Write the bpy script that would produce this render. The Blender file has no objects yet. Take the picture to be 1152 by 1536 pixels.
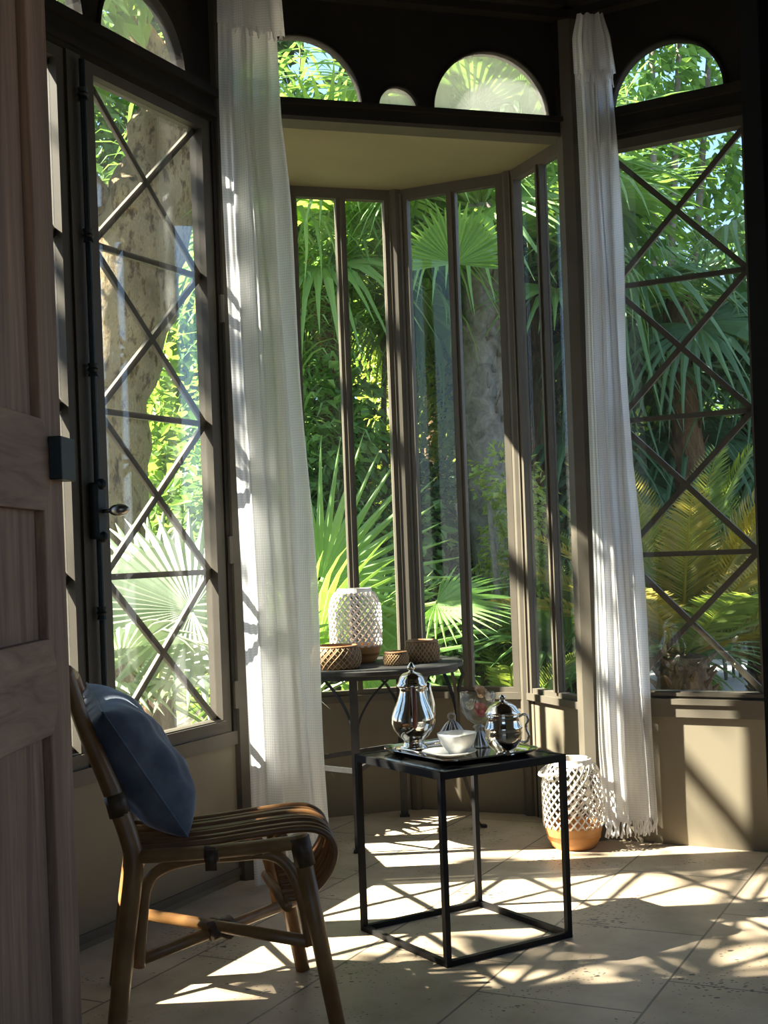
import bpy, math, random
from mathutils import Vector, Matrix
PI = math.pi
random.seed(7)
C = bpy.context.scene.collection
scn = bpy.context.scene
F = 1928.0; ROLL = 0.037; EYE = 1.07

def W(px, py, d):
    """point of the place seen at photograph pixel (px,py) at distance d along the view axis"""
    u = (px-576)/F; v = (830-py)/F
    c, s = math.cos(ROLL), math.sin(ROLL)
    return Vector(((u*c+v*s)*d, d, EYE+(-u*s+v*c)*d))

# ------------------------------------------------------------------ mesh helper
class MB:
    def __init__(s): s.v = []; s.f = []; s.uv = None
    def add(s, vs, fs):
        o = len(s.v); s.v += [tuple(p) for p in vs]; s.f += [tuple(i+o for i in f) for f in fs]; return s
    def hexa(s, p):
        return s.add(p, [(0,3,2,1),(4,5,6,7),(0,1,5,4),(1,2,6,5),(2,3,7,6),(3,0,4,7)])
    def box(s, x0,x1,y0,y1,z0,z1):
        return s.hexa([(x0,y0,z0),(x1,y0,z0),(x1,y1,z0),(x0,y1,z0),(x0,y0,z1),(x1,y0,z1),(x1,y1,z1),(x0,y1,z1)])
    def bar(s, a, b, w, h, up=(0,0,1)):
        a = Vector(a); b = Vector(b); d = (b-a).normalized(); up = Vector(up)
        if abs(d.dot(up)) > .99: up = Vector((1,0,0))
        r = d.cross(up).normalized()*w/2; q = r.cross(d).normalized()*h/2
        return s.hexa([a-r-q,a+r-q,b+r-q,b-r-q,a-r+q,a+r+q,b+r+q,b-r+q])
    def fbox(s, fr, u0,u1,w0,w1,z0,z1):
        P = fr.p
        return s.hexa([P(u0,w0,z0),P(u1,w0,z0),P(u1,w1,z0),P(u0,w1,z0),P(u0,w0,z1),P(u1,w0,z1),P(u1,w1,z1),P(u0,w1,z1)])
    def tube(s, pts, r, n=10, cap=True):
        pts = [Vector(p) for p in pts]; m = len(pts)
        rs = r if isinstance(r,(list,tuple)) else [r]*m
        o = len(s.v); prev = None
        for i,p in enumerate(pts):
            d = (pts[min(i+1,m-1)]-pts[max(i-1,0)]).normalized()
            if prev is None:
                a = Vector((0,0,1)) if abs(d.z) < .9 else Vector((1,0,0))
                x = d.cross(a).normalized()
            else:
                x = (prev - d*prev.dot(d)).normalized()
            prev = x; y = d.cross(x)
            for k in range(n):
                t = 2*PI*k/n; s.v.append(tuple(p + (x*math.cos(t)+y*math.sin(t))*rs[i]))
        for i in range(m-1):
            for k in range(n):
                k2 = (k+1)%n
                s.f.append((o+i*n+k, o+i*n+k2, o+(i+1)*n+k2, o+(i+1)*n+k))
        if cap:
            s.f.append(tuple(o+k for k in range(n))[::-1]); s.f.append(tuple(o+(m-1)*n+k for k in range(n)))
        return s
    def lathe(s, prof, n=32, c=(0,0,0), fn=None):
        o = len(s.v); m = len(prof); c = Vector(c)
        for r,z in prof:
            for k in range(n):
                t = 2*PI*k/n; rr = r if fn is None else fn(r,z,t)
                s.v.append((c.x+rr*math.cos(t), c.y+rr*math.sin(t), c.z+z))
        for i in range(m-1):
            for k in range(n):
                k2 = (k+1)%n
                s.f.append((o+i*n+k,o+i*n+k2,o+(i+1)*n+k2,o+(i+1)*n+k))
        return s
    def prism(s, poly, z0, z1):
        n = len(poly); o = len(s.v)
        s.v += [(p[0],p[1],z0) for p in poly]+[(p[0],p[1],z1) for p in poly]
        s.f.append(tuple(o+i for i in range(n))[::-1]); s.f.append(tuple(o+n+i for i in range(n)))
        for i in range(n):
            j = (i+1)%n; s.f.append((o+i,o+j,o+n+j,o+n+i))
        return s
    def sphere(s, c, r, n=12, m=8, sc=(1,1,1)):
        prof = [(max(1e-4,math.sin(PI*i/m))*r, -math.cos(PI*i/m)*r) for i in range(m+1)]
        o = len(s.v); s.lathe(prof, n)
        for i in range(o, len(s.v)):
            x,y,z = s.v[i]; s.v[i] = (c[0]+x*sc[0], c[1]+y*sc[1], c[2]+z*sc[2])
        return s
    def mesh(s, name, org=(0,0,0), smooth=False, mat=None):
        me = bpy.data.meshes.new(name)
        o = Vector(org)
        me.from_pydata([(x-o.x,y-o.y,z-o.z) for x,y,z in s.v], [], s.f)
        if s.uv:
            ul = me.uv_layers.new(name='UVMap')
            for l in me.loops: ul.data[l.index].uv = s.uv[l.vertex_index]
        if smooth:
            for p in me.polygons: p.use_smooth = True
        if mat: me.materials.append(mat)
        me.update()
        return me

def obj(name, mb, mat, parent=None, smooth=False, kind=None, label=None, bevel=0, org=None, auto=None):
    """links the mesh as ONE object; world coordinates, moved under its parent's origin"""
    o0 = Vector(org) if org is not None else (parent['_o'] and Vector(parent['_o']) if parent else Vector((0,0,0)))
    me = mb.mesh(name, o0, smooth, mat)
    o = bpy.data.objects.new(name, me); C.objects.link(o)
    if parent: o.parent = parent
    elif org is not None: o.location = org
    if kind: o['kind'] = kind
    if label: o['label'] = label
    if bevel:
        b = o.modifiers.new('bevel','BEVEL'); b.width = bevel; b.segments = 2; b.limit_method = 'ANGLE'
    if auto:
        for p in me.polygons: p.use_smooth = True
        me.set_sharp_from_angle(angle=math.radians(auto))
    return o
_roots = []
def thing(name, label, cat, loc=(0,0,0), group=None):
    o = bpy.data.objects.new(name, None); C.objects.link(o); o.location = loc; o.empty_display_size = .05
    o['label'] = label; o['category'] = cat; o['_o'] = tuple(loc); _roots.append(o)
    if group: o['group'] = group
    return o
def sroot(name, loc=(0,0,0)):
    o = bpy.data.objects.new(name, None); C.objects.link(o); o.location = loc; o.empty_display_size = .05
    o['kind'] = 'structure'; o['_o'] = tuple(loc); _roots.append(o); return o
def struct(name, mb, mat, **k):
    return obj(name, mb, mat, kind='structure', **k)
def tag(o, label, cat, group=None):
    o['label'] = label; o['category'] = cat
    if group: o['group'] = group
    return o
def catmull(pts, n=6):
    pts = [Vector(p) for p in pts]; out = []
    for i in range(len(pts)-1):
        p0 = pts[max(i-1,0)]; p1 = pts[i]; p2 = pts[i+1]; p3 = pts[min(i+2,len(pts)-1)]
        for k in range(n):
            t = k/n
            out.append(.5*((2*p1)+(p2-p0)*t+(2*p0-5*p1+4*p2-p3)*t*t+(-p0+3*p1-3*p2+p3)*t**3))
    out.append(pts[-1]); return out

class Fr:
    """a wall's own frame: u along it, w into the room, z up"""
    def __init__(s, a, b):
        s.a = Vector((a[0],a[1])); d = Vector((b[0],b[1]))-s.a; s.L = d.length; s.d = d/s.L; s.n = Vector((s.d.y,-s.d.x))
    def p(s, u, w, z):
        q = s.a+s.d*u+s.n*w; return Vector((q.x,q.y,z))

# ------------------------------------------------------------------ materials
def newmat(name):
    m = bpy.data.materials.new(name); m.use_nodes = True; nt = m.node_tree; nt.nodes.clear()
    out = nt.nodes.new('ShaderNodeOutputMaterial'); return m, nt, out
def N(nt, t, **k):
    n = nt.nodes.new(t)
    for a,b in k.items():
        if a.startswith('i_'): 
            key = a[2:].replace('_',' ')
            n.inputs[key].default_value = b
        else: setattr(n,a,b)
    return n
def col(c): return (c[0],c[1],c[2],1)
def ramp(nt, stops, interp='LINEAR'):
    r = nt.nodes.new('ShaderNodeValToRGB'); r.color_ramp.interpolation = interp
    e = r.color_ramp.elements
    while len(e) < len(stops): e.new(.5)
    for x,(p,c) in zip(e,stops): x.position = p; x.color = col(c) if len(c)==3 else c
    return r
def principled(nt, out, **k):
    b = nt.nodes.new('ShaderNodeBsdfPrincipled')
    for a,v in k.items(): b.inputs[a].default_value = v
    nt.links.new(b.outputs[0], out.inputs[0]); return b
def texco(nt, scale=(1,1,1), rot=(0,0,0), which='Object'):
    t = nt.nodes.new('ShaderNodeTexCoord'); m = nt.nodes.new('ShaderNodeMapping')
    m.inputs['Scale'].default_value = scale; m.inputs['Rotation'].default_value = rot
    nt.links.new(t.outputs[which], m.inputs[0]); return m.outputs[0]
def bump(nt, h, b, strength=.3, dist=.01):
    n = nt.nodes.new('ShaderNodeBump'); n.inputs['Strength'].default_value = strength; n.inputs['Distance'].default_value = dist
    nt.links.new(h, n.inputs['Height']); nt.links.new(n.outputs[0], b.inputs['Normal']); return n
def plain(name, c, rough=.6, metal=0, var=.12, scale=6, bmp=.05, spec=.5, stretch=(1,1,1)):
    m, nt, out = newmat(name)
    b = principled(nt, out, Roughness=rough, Metallic=metal); b.inputs['Specular IOR Level'].default_value = spec
    v = texco(nt, stretch)
    n = N(nt,'ShaderNodeTexNoise'); n.inputs['Scale'].default_value = scale; n.inputs['Detail'].default_value = 6
    nt.links.new(v, n.inputs['Vector'])
    r = ramp(nt, [(.3,[x*(1-var) for x in c]),(.7,[min(1,x*(1+var)) for x in c])])
    nt.links.new(n.outputs['Fac'], r.inputs[0]); nt.links.new(r.outputs[0], b.inputs['Base Color'])
    if bmp: bump(nt, n.outputs['Fac'], b, bmp, .004)
    return m

M = {}
M['panel'] = plain('taupe_panel_paint', (.165,.140,.098), .6, var=.07, scale=3, spec=.3)
M['frame'] = plain('taupe_frame_paint', (.098,.084,.063), .6, var=.1, scale=8, spec=.3)
M['ebony'] = plain('black_stained_door', (.008,.007,.006), .85, var=.1, spec=.05)
M['leaf_frame'] = plain('shaded_taupe_casement', (.074,.063,.048), .6, var=.12, scale=8, spec=.3)  # frame colour darkened to carry the unlit look of the casements
M['dark'] = plain('shaded_brown_woodwork', (.026,.022,.018), .8, var=.15, scale=5, spec=.12)  # backlit shade of the upper woodwork is put into this colour
M['soffit'] = plain('olive_soffit_plaster', (.235,.20,.11), .8, var=.14, scale=2.2)
M['hall'] = plain('hall_plaster', (.20,.18,.15), .85)
M['exterior'] = plain('outside_render', (.35,.31,.25), .9)
M['black'] = plain('black_powder_coat', (.009,.008,.008), .6, var=.1, spec=.25)
M['iron'] = plain('dark_wrought_iron', (.024,.023,.022), .6, .2, var=.3, scale=30, bmp=.15)
M['porcelain'] = plain('white_porcelain', (.82,.81,.78), .25, var=.02)
M['silver'] = plain('polished_silver', (.86,.79,.68), .12, 1.0, var=.05, scale=12, bmp=.02)
M['nickel'] = plain('tarnished_nickel', (.42,.39,.36), .3, 1.0, var=.15, scale=20)
M['wood_base'] = plain('honey_wood', (.50,.235,.075), .5, var=.18, scale=4, stretch=(1,1,7))
M['mahogany'] = plain('dark_red_handle_wood', (.15,.042,.018), .3, var=.2, scale=5)
M['whitecane'] = plain('whitewashed_bamboo', (.74,.71,.66), .6, var=.08, scale=10)
M['wicker'] = plain('brown_wicker', (.21,.105,.042), .6, var=.3, scale=40, bmp=.3)
M['wicker_light'] = plain('pale_wicker_strand', (.42,.28,.14), .6, var=.2, scale=40)
M['rose_pink'] = plain('pink_petals', (.90,.24,.20), .6, var=.2, scale=30)
M['rose_peach'] = plain('peach_petals', (.88,.56,.32), .6, var=.15, scale=30)
M['rose_cream'] = plain('cream_petals', (.90,.78,.62), .6, var=.1, scale=30)
M['stone'] = plain('pale_garden_stone', (.36,.32,.27), .9, var=.3, scale=5, bmp=.4)
M['binding'] = plain('rattan_binding', (.10,.055,.026), .5, var=.3, scale=60, bmp=.3)
M['lockmetal'] = plain('black_lock_iron', (.012,.018,.018), .45, .4, var=.3, scale=30)

def wood_mat(name, c1, c2, axis=2, rough=.7):
    m, nt, out = newmat(name)
    b = principled(nt, out, Roughness=rough)
    sc = [14,14,14]; sc[axis] = 1.1
    v = texco(nt, sc)
    n = N(nt,'ShaderNodeTexNoise'); n.inputs['Scale'].default_value = 1.6; n.inputs['Detail'].default_value = 9; n.inputs['Roughness'].default_value = .65; n.inputs['Distortion'].default_value = 1.4
    nt.links.new(v, n.inputs['Vector'])
    r = ramp(nt, [(.30,c1),(.52,[(a+b_)/2 for a,b_ in zip(c1,c2)]),(.72,c2)])
    nt.links.new(n.outputs['Fac'], r.inputs[0])
    k = N(nt,'ShaderNodeTexVoronoi'); k.inputs['Scale'].default_value = .55
    nt.links.new(v, k.inputs['Vector'])
    kr = ramp(nt, [(.02,(.35,.3,.28)),(.09,(1,1,1))]); nt.links.new(k.outputs['Distance'], kr.inputs[0])
    mx = N(nt,'ShaderNodeMix', data_type='RGBA', blend_type='MULTIPLY'); mx.inputs[0].default_value = .8
    nt.links.new(r.outputs[0], mx.inputs[6]); nt.links.new(kr.outputs[0], mx.inputs[7])
    nt.links.new(mx.outputs[2], b.inputs['Base Color']); bump(nt, n.outputs['Fac'], b, .5, .004)
    return m
M['oak'] = wood_mat('weathered_oak', (.125,.064,.036), (.345,.20,.122), 2)
M['oak_h'] = wood_mat('weathered_oak_rail', (.14,.073,.042), (.37,.222,.138), 1)

def cane_mat(name, c1, c2):
    m, nt, out = newmat(name); b = principled(nt, out, Roughness=.38)
    v = texco(nt); n = N(nt,'ShaderNodeTexNoise'); n.inputs['Scale'].default_value = 11; n.inputs['Detail'].default_value = 5
    nt.links.new(v, n.inputs['Vector']); r = ramp(nt,[(.3,c1),(.7,c2)])
    nt.links.new(n.outputs['Fac'], r.inputs[0]); nt.links.new(r.outputs[0], b.inputs['Base Color']); bump(nt, n.outputs['Fac'], b, .1, .003)
    return m
M['cane'] = cane_mat('rattan_cane', (.23,.105,.034), (.41,.215,.078))
M['cane_seat'] = cane_mat('rattan_seat_cane', (.17,.075,.028), (.33,.165,.062))

def floor_mat():
    m, nt, out = newmat('travertine_tiles'); b = principled(nt, out, Roughness=.42)
    v = texco(nt, (1,1,1), (0,0,-math.radians(63.4)))
    br = N(nt,'ShaderNodeTexBrick'); br.offset = .37
    for k,x in (('Scale',1.0),('Mortar Size',.0035),('Mortar Smooth',.2),('Brick Width',.62),('Row Height',.41),('Bias',0)): br.inputs[k].default_value = x
    br.inputs['Color1'].default_value = (.50,.40,.295,1); br.inputs['Color2'].default_value = (.58,.475,.36,1); br.inputs['Mortar'].default_value = (.17,.145,.115,1)
    nt.links.new(v, br.inputs['Vector'])
    n = N(nt,'ShaderNodeTexNoise'); n.inputs['Scale'].default_value = 5; n.inputs['Detail'].default_value = 8; n.inputs['Roughness'].default_value = .6
    nt.links.new(v, n.inputs['Vector'])
    r = ramp(nt,[(.3,(.66,.62,.56)),(.55,(.95,.93,.90)),(.75,(1.12,1.10,1.06))]); nt.links.new(n.outputs['Fac'], r.inputs[0])
    mx = N(nt,'ShaderNodeMix', data_type='RGBA', blend_type='MULTIPLY'); mx.inputs[0].default_value = 1
    nt.links.new(br.outputs['Color'], mx.inputs[6]); nt.links.new(r.outputs[0], mx.inputs[7])
    # pits of the travertine
    v2 = texco(nt, (1,1.6,1), (0,0,-math.radians(63.4)))
    vo = N(nt,'ShaderNodeTexVoronoi'); vo.inputs['Scale'].default_value = 17; vo.inputs['Randomness'].default_value = 1
    nt.links.new(v2, vo.inputs['Vector'])
    n2 = N(nt,'ShaderNodeTexNoise'); n2.inputs['Scale'].default_value = 3.0; nt.links.new(v2, n2.inputs['Vector'])
    th = N(nt,'ShaderNodeMath', operation='MULTIPLY_ADD'); th.inputs[1].default_value = .55; th.inputs[2].default_value = -.20
    nt.links.new(n2.outputs['Fac'], th.inputs[0])
    lt = N(nt,'ShaderNodeMath', operation='LESS_THAN'); nt.links.new(vo.outputs['Distance'], lt.inputs[0]); nt.links.new(th.outputs[0], lt.inputs[1])
    vo2 = N(nt,'ShaderNodeTexVoronoi'); vo2.inputs['Scale'].default_value = 55
    nt.links.new(v2, vo2.inputs['Vector'])
    th2 = N(nt,'ShaderNodeMath', operation='MULTIPLY_ADD'); th2.inputs[1].default_value = .9; th2.inputs[2].default_value = -.35
    nt.links.new(n2.outputs['Fac'], th2.inputs[0])
    lt2 = N(nt,'ShaderNodeMath', operation='LESS_THAN'); nt.links.new(vo2.outputs['Distance'], lt2.inputs[0]); nt.links.new(th2.outputs[0], lt2.inputs[1])
    mxp = N(nt,'ShaderNodeMath', operation='MAXIMUM'); nt.links.new(lt.outputs[0], mxp.inputs[0]); nt.links.new(lt2.outputs[0], mxp.inputs[1])
    m2 = N(nt,'ShaderNodeMix', data_type='RGBA'); nt.links.new(mxp.outputs[0], m2.inputs[0])
    nt.links.new(mx.outputs[2], m2.inputs[6]); m2.inputs[7].default_value = (.06,.05,.04,1)
    nt.links.new(m2.outputs[2], b.inputs['Base Color'])
    iv = N(nt,'ShaderNodeMath', operation='SUBTRACT'); iv.inputs[0].default_value = 1; nt.links.new(br.outputs['Fac'], iv.inputs[1])
    iv2 = N(nt,'ShaderNodeMath', operation='SUBTRACT'); nt.links.new(iv.outputs[0], iv2.inputs[0]); nt.links.new(mxp.outputs[0], iv2.inputs[1])
    bump(nt, iv2.outputs[0], b, .5, .003)
    return m
M['floor'] = floor_mat()

def glass_mat(name, dust=.03, dustcol=(.75,.78,.74), refl=1.0):
    m, nt, out = newmat(name)
    tr = N(nt,'ShaderNodeBsdfTransparent'); tr.inputs[0].default_value = (.97,.985,.97,1)
    gl = N(nt,'ShaderNodeBsdfGlossy'); gl.inputs['Roughness'].default_value = .0
    lw = N(nt,'ShaderNodeLayerWeight'); lw.inputs['Blend'].default_value = .5     # facing: 0 head on, 1 grazing, the same from both sides
    pw = N(nt,'ShaderNodeMath', operation='POWER'); pw.inputs[1].default_value = 4.0; nt.links.new(lw.outputs['Facing'], pw.inputs[0])
    mu = N(nt,'ShaderNodeMath', operation='MULTIPLY_ADD'); mu.inputs[1].default_value = .75*refl; mu.inputs[2].default_value = .04*refl; nt.links.new(pw.outputs[0], mu.inputs[0])
    a = N(nt,'ShaderNodeMixShader'); nt.links.new(mu.outputs[0], a.inputs[0]); nt.links.new(tr.outputs[0], a.inputs[1]); nt.links.new(gl.outputs[0], a.inputs[2])
    df = N(nt,'ShaderNodeBsdfDiffuse'); df.inputs[0].default_value = col(dustcol)
    tl = N(nt,'ShaderNodeBsdfTranslucent'); tl.inputs[0].default_value = col(dustcol)
    dm = N(nt,'ShaderNodeMixShader'); dm.inputs[0].default_value = .55; nt.links.new(df.outputs[0], dm.inputs[1]); nt.links.new(tl.outputs[0], dm.inputs[2])
    v = texco(nt,(1,1,.35)); n = N(nt,'ShaderNodeTexNoise'); n.inputs['Scale'].default_value = 3.5; n.inputs['Detail'].default_value = 7; nt.links.new(v, n.inputs['Vector'])
    r = N(nt,'ShaderNodeMapRange'); r.inputs[1].default_value = .3; r.inputs[2].default_value = .75; r.inputs[3].default_value = dust*.35; r.inputs[4].default_value = dust*1.6
    nt.links.new(n.outputs['Fac'], r.inputs[0])
    b = N(nt,'ShaderNodeMixShader'); nt.links.new(r.outputs[0], b.inputs[0]); nt.links.new(a.outputs[0], b.inputs[1]); nt.links.new(dm.outputs[0], b.inputs[2])
    nt.links.new(b.outputs[0], out.inputs[0]); return m
M['glass'] = glass_mat('window_glass', .006, refl=1.8)
M['glass_dusty'] = glass_mat('dusty_window_glass', .008, refl=.6)
M['glass_hazy'] = glass_mat('hazy_fanlight_glass', .016)
M['glass_milky'] = glass_mat('milky_fanlight_glass', .34, (.8,.82,.80))
M['goblet'] = glass_mat('cut_goblet_glass', .018, (.9,.85,.82), refl=1.0)

def curtain_mat():
    m, nt, out = newmat('white_waffle_cotton')
    uv = N(nt,'ShaderNodeUVMap'); sep = N(nt,'ShaderNodeSeparateXYZ'); nt.links.new(uv.outputs[0], sep.inputs[0])
    vals = []
    for i in (0,1):
        mu = N(nt,'ShaderNodeMath', operation='MULTIPLY'); mu.inputs[1].default_value = 2*PI/.0085; nt.links.new(sep.outputs[i], mu.inputs[0])
        si = N(nt,'ShaderNodeMath', operation='SINE'); nt.links.new(mu.outputs[0], si.inputs[0]); vals.append(si)
    mx = N(nt,'ShaderNodeMath', operation='MINIMUM'); nt.links.new(vals[0].outputs[0], mx.inputs[0]); nt.links.new(vals[1].outputs[0], mx.inputs[1])
    hr = N(nt,'ShaderNodeMapRange'); hr.inputs[1].default_value = -.1; hr.inputs[2].default_value = .55; nt.links.new(mx.outputs[0], hr.inputs[0])
    df = N(nt,'ShaderNodeBsdfDiffuse'); df.inputs[0].default_value = (.85,.85,.86,1)
    tl = N(nt,'ShaderNodeBsdfTranslucent'); tl.inputs[0].default_value = (.86,.86,.87,1)
    bp = N(nt,'ShaderNodeBump'); bp.inputs['Strength'].default_value = .35; bp.inputs['Distance'].default_value = .003; bp.invert = True
    nt.links.new(hr.outputs[0], bp.inputs['Height']); nt.links.new(bp.outputs[0], df.inputs['Normal'])
    a = N(nt,'ShaderNodeMixShader'); a.inputs[0].default_value = .58; nt.links.new(df.outputs[0], a.inputs[1]); nt.links.new(tl.outputs[0], a.inputs[2])
    tr = N(nt,'ShaderNodeBsdfTransparent')
    mh = N(nt,'ShaderNodeMath', operation='MULTIPLY'); mh.inputs[1].default_value = .22; nt.links.new(hr.outputs[0], mh.inputs[0])
    b = N(nt,'ShaderNodeMixShader'); nt.links.new(mh.outputs[0], b.inputs[0]); nt.links.new(a.outputs[0], b.inputs[1]); nt.links.new(tr.outputs[0], b.inputs[2])
    nt.links.new(b.outputs[0], out.inputs[0]); return m
M['curtain'] = curtain_mat()

def velvet():
    m, nt, out = newmat('faded_blue_velvet')
    b = principled(nt, out, Roughness=.85); b.inputs['Sheen Weight'].default_value = .55; b.inputs['Sheen Roughness'].default_value = .4
    b.inputs['Sheen Tint'].default_value = (.55,.65,.85,1)
    v = texco(nt); n = N(nt,'ShaderNodeTexNoise'); n.inputs['Scale'].default_value = 9; n.inputs['Detail'].default_value = 7; nt.links.new(v, n.inputs['Vector'])
    r = ramp(nt,[(.3,(.055,.062,.083)),(.50,(.105,.118,.148)),(.68,(.20,.215,.24))]); nt.links.new(n.outputs['Fac'], r.inputs[0]); nt.links.new(r.outputs[0], b.inputs['Base Color'])
    bump(nt, n.outputs['Fac'], b, .35, .012); return m
M['velvet'] = velvet()

def leaf_mat(name, c1, c2, trans=.42, tcol=None, rough=.45):
    def soft(c): l = .3*c[0]+.6*c[1]+.1*c[2]; return tuple(1.0*(x*.83+l*.17) for x in c)
    c1 = soft(c1); c2 = soft(c2)
    m, nt, out = newmat(name)
    g = N(nt,'ShaderNodeNewGeometry'); r = ramp(nt,[(0,c1),(1,c2)]); nt.links.new(g.outputs['Random Per Island'], r.inputs[0])
    b = nt.nodes.new('ShaderNodeBsdfPrincipled'); b.inputs['Roughness'].default_value = rough; nt.links.new(r.outputs[0], b.inputs['Base Color'])
    tl = N(nt,'ShaderNodeBsdfTranslucent')
    k = tcol or (1.65,1.5,.7)
    mx = N(nt,'ShaderNodeMix', data_type='RGBA', blend_type='MULTIPLY'); mx.inputs[0].default_value = 1; nt.links.new(r.outputs[0], mx.inputs[6]); mx.inputs[7].default_value = col(k)
    nt.links.new(mx.outputs[2], tl.inputs[0])
    a = N(nt,'ShaderNodeMixShader'); a.inputs[0].default_value = trans; nt.links.new(b.outputs[0], a.inputs[1]); nt.links.new(tl.outputs[0], a.inputs[2])
    nt.links.new(a.outputs[0], out.inputs[0]); return m
M['leaf_plane'] = leaf_mat('plane_tree_leaf', (0.112,0.250,0.037), (0.275,0.450,0.075), .55)
M['leaf_fan'] = leaf_mat('fan_palm_leaf', (0.127,0.291,0.064), (0.200,0.400,0.091), .35)
M['leaf_fan_bright'] = leaf_mat('bright_fan_palm_leaf', (0.182,0.364,0.084), (0.280,0.476,0.126), .5)
M['leaf_fan_blue'] = leaf_mat('blue_green_fan_palm_leaf', (.235,.315,.195), (.31,.38,.25), .45, (1.2,1.3,.9))
M['leaf_fan_dark'] = leaf_mat('dark_fan_palm_leaf', (0.064,0.173,0.082), (0.109,0.255,0.109), .3)
M['leaf_cycad'] = leaf_mat('cycad_leaflet', (0.168,0.280,0.042), (0.308,0.420,0.070), .45)
M['leaf_cycad_gold'] = leaf_mat('golden_cycad_leaflet', (0.308,0.294,0.042), (0.500,0.434,0.070), .5)
M['leaf_shrub'] = leaf_mat('shrub_leaf', (0.073,0.200,0.046), (0.218,0.437,0.091), .4)
M['leaf_yellow'] = leaf_mat('yellow_green_leaf', (0.224,0.364,0.056), (0.420,0.500,0.098), .45)
M['leaf_deep'] = leaf_mat('deep_green_leaf', (0.036,0.109,0.040), (0.109,0.237,0.073), .35)
M['leaf_strap'] = leaf_mat('strap_leaf', (0.098,0.238,0.070), (0.224,0.420,0.126), .4)

def bark(name, stops, scale=(6,6,1.6), b_=.6):
    m, nt, out = newmat(name); b = principled(nt, out, Roughness=.9)
    v = texco(nt, scale); n = N(nt,'ShaderNodeTexNoise'); n.inputs['Scale'].default_value = 1.3; n.inputs['Detail'].default_value = 9; n.inputs['Roughness'].default_value = .7; n.inputs['Distortion'].default_value = .8
    nt.links.new(v, n.inputs['Vector']); r = ramp(nt, stops); nt.links.new(n.outputs['Fac'], r.inputs[0]); nt.links.new(r.outputs[0], b.inputs['Base Color'])
    bump(nt, n.outputs['Fac'], b, b_, .03); return m
def plane_bark():
    m, nt, out = newmat('flaking_plane_bark'); b = principled(nt, out, Roughness=.9)
    v = texco(nt, (1,1,.42)); n = N(nt,'ShaderNodeTexNoise'); n.inputs['Scale'].default_value = 22; n.inputs['Detail'].default_value = 8; n.inputs['Roughness'].default_value = .7
    nt.links.new(v, n.inputs['Vector'])
    r = ramp(nt,[(.36,(.060,.036,.018)),(.43,(.20,.135,.070)),(.50,(.40,.31,.18)),(.58,(.30,.235,.145)),(.66,(.44,.38,.26))]); nt.links.new(n.outputs['Fac'], r.inputs[0])
    n2 = N(nt,'ShaderNodeTexNoise'); n2.inputs['Scale'].default_value = 3.2; n2.inputs['Detail'].default_value = 4; nt.links.new(v, n2.inputs['Vector'])
    r2 = ramp(nt,[(.35,(.55,.50,.45)),(.52,(1,.98,.9)),(.68,(1.15,1.08,.85))]); nt.links.new(n2.outputs['Fac'], r2.inputs[0])
    mx = N(nt,'ShaderNodeMix', data_type='RGBA', blend_type='MULTIPLY'); mx.inputs[0].default_value = 1; nt.links.new(r.outputs[0], mx.inputs[6]); nt.links.new(r2.outputs[0], mx.inputs[7])
    nt.links.new(mx.outputs[2], b.inputs['Base Color']); bump(nt, n.outputs['Fac'], b, 1.0, .05); return m
M['bark_plane'] = plane_bark()
M['bark_palm'] = bark('grey_palm_trunk_bark', [(.3,(.09,.075,.06)),(.5,(.20,.18,.155)),(.72,(.33,.30,.26))], (8,8,8))
M['bark_fibre'] = bark('brown_palm_fibre', [(.3,(.04,.022,.012)),(.5,(.12,.07,.035)),(.72,(.28,.18,.09))], (16,16,5))
M['stem'] = plain('green_brown_stem', (.09,.10,.04), .6)
M['petiole'] = plain('leaf_stalk', (.22,.30,.08), .5)

def ground_mat():
    m, nt, out = newmat('garden_soil_and_gravel'); b = principled(nt, out, Roughness=.95)
    v = texco(nt); vo = N(nt,'ShaderNodeTexVoronoi'); vo.inputs['Scale'].default_value = 22; nt.links.new(v, vo.inputs['Vector'])
    n = N(nt,'ShaderNodeTexNoise'); n.inputs['Scale'].default_value = 1.4; n.inputs['Detail'].default_value = 8; nt.links.new(v, n.inputs['Vector'])
    r = ramp(nt,[(.35,(.05,.06,.025)),(.5,(.13,.115,.09)),(.66,(.26,.25,.23))]); nt.links.new(n.outputs['Fac'], r.inputs[0])
    r2 = ramp(nt,[(.0,(.45,.45,.45)),(1,(1.25,1.25,1.25))]); nt.links.new(vo.outputs['Color'], r2.inputs[0])
    mx = N(nt,'ShaderNodeMix', data_type='RGBA', blend_type='MULTIPLY'); mx.inputs[0].default_value = 1; nt.links.new(r.outputs[0], mx.inputs[6]); nt.links.new(r2.outputs[0], mx.inputs[7])
    nt.links.new(mx.outputs[2], b.inputs['Base Color']); bump(nt, vo.outputs['Distance'], b, .8, .03); return m
M['ground'] = ground_mat()
M['path'] = plain('pale_grey_paving', (.42,.42,.42), .8, var=.15, scale=3)

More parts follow.
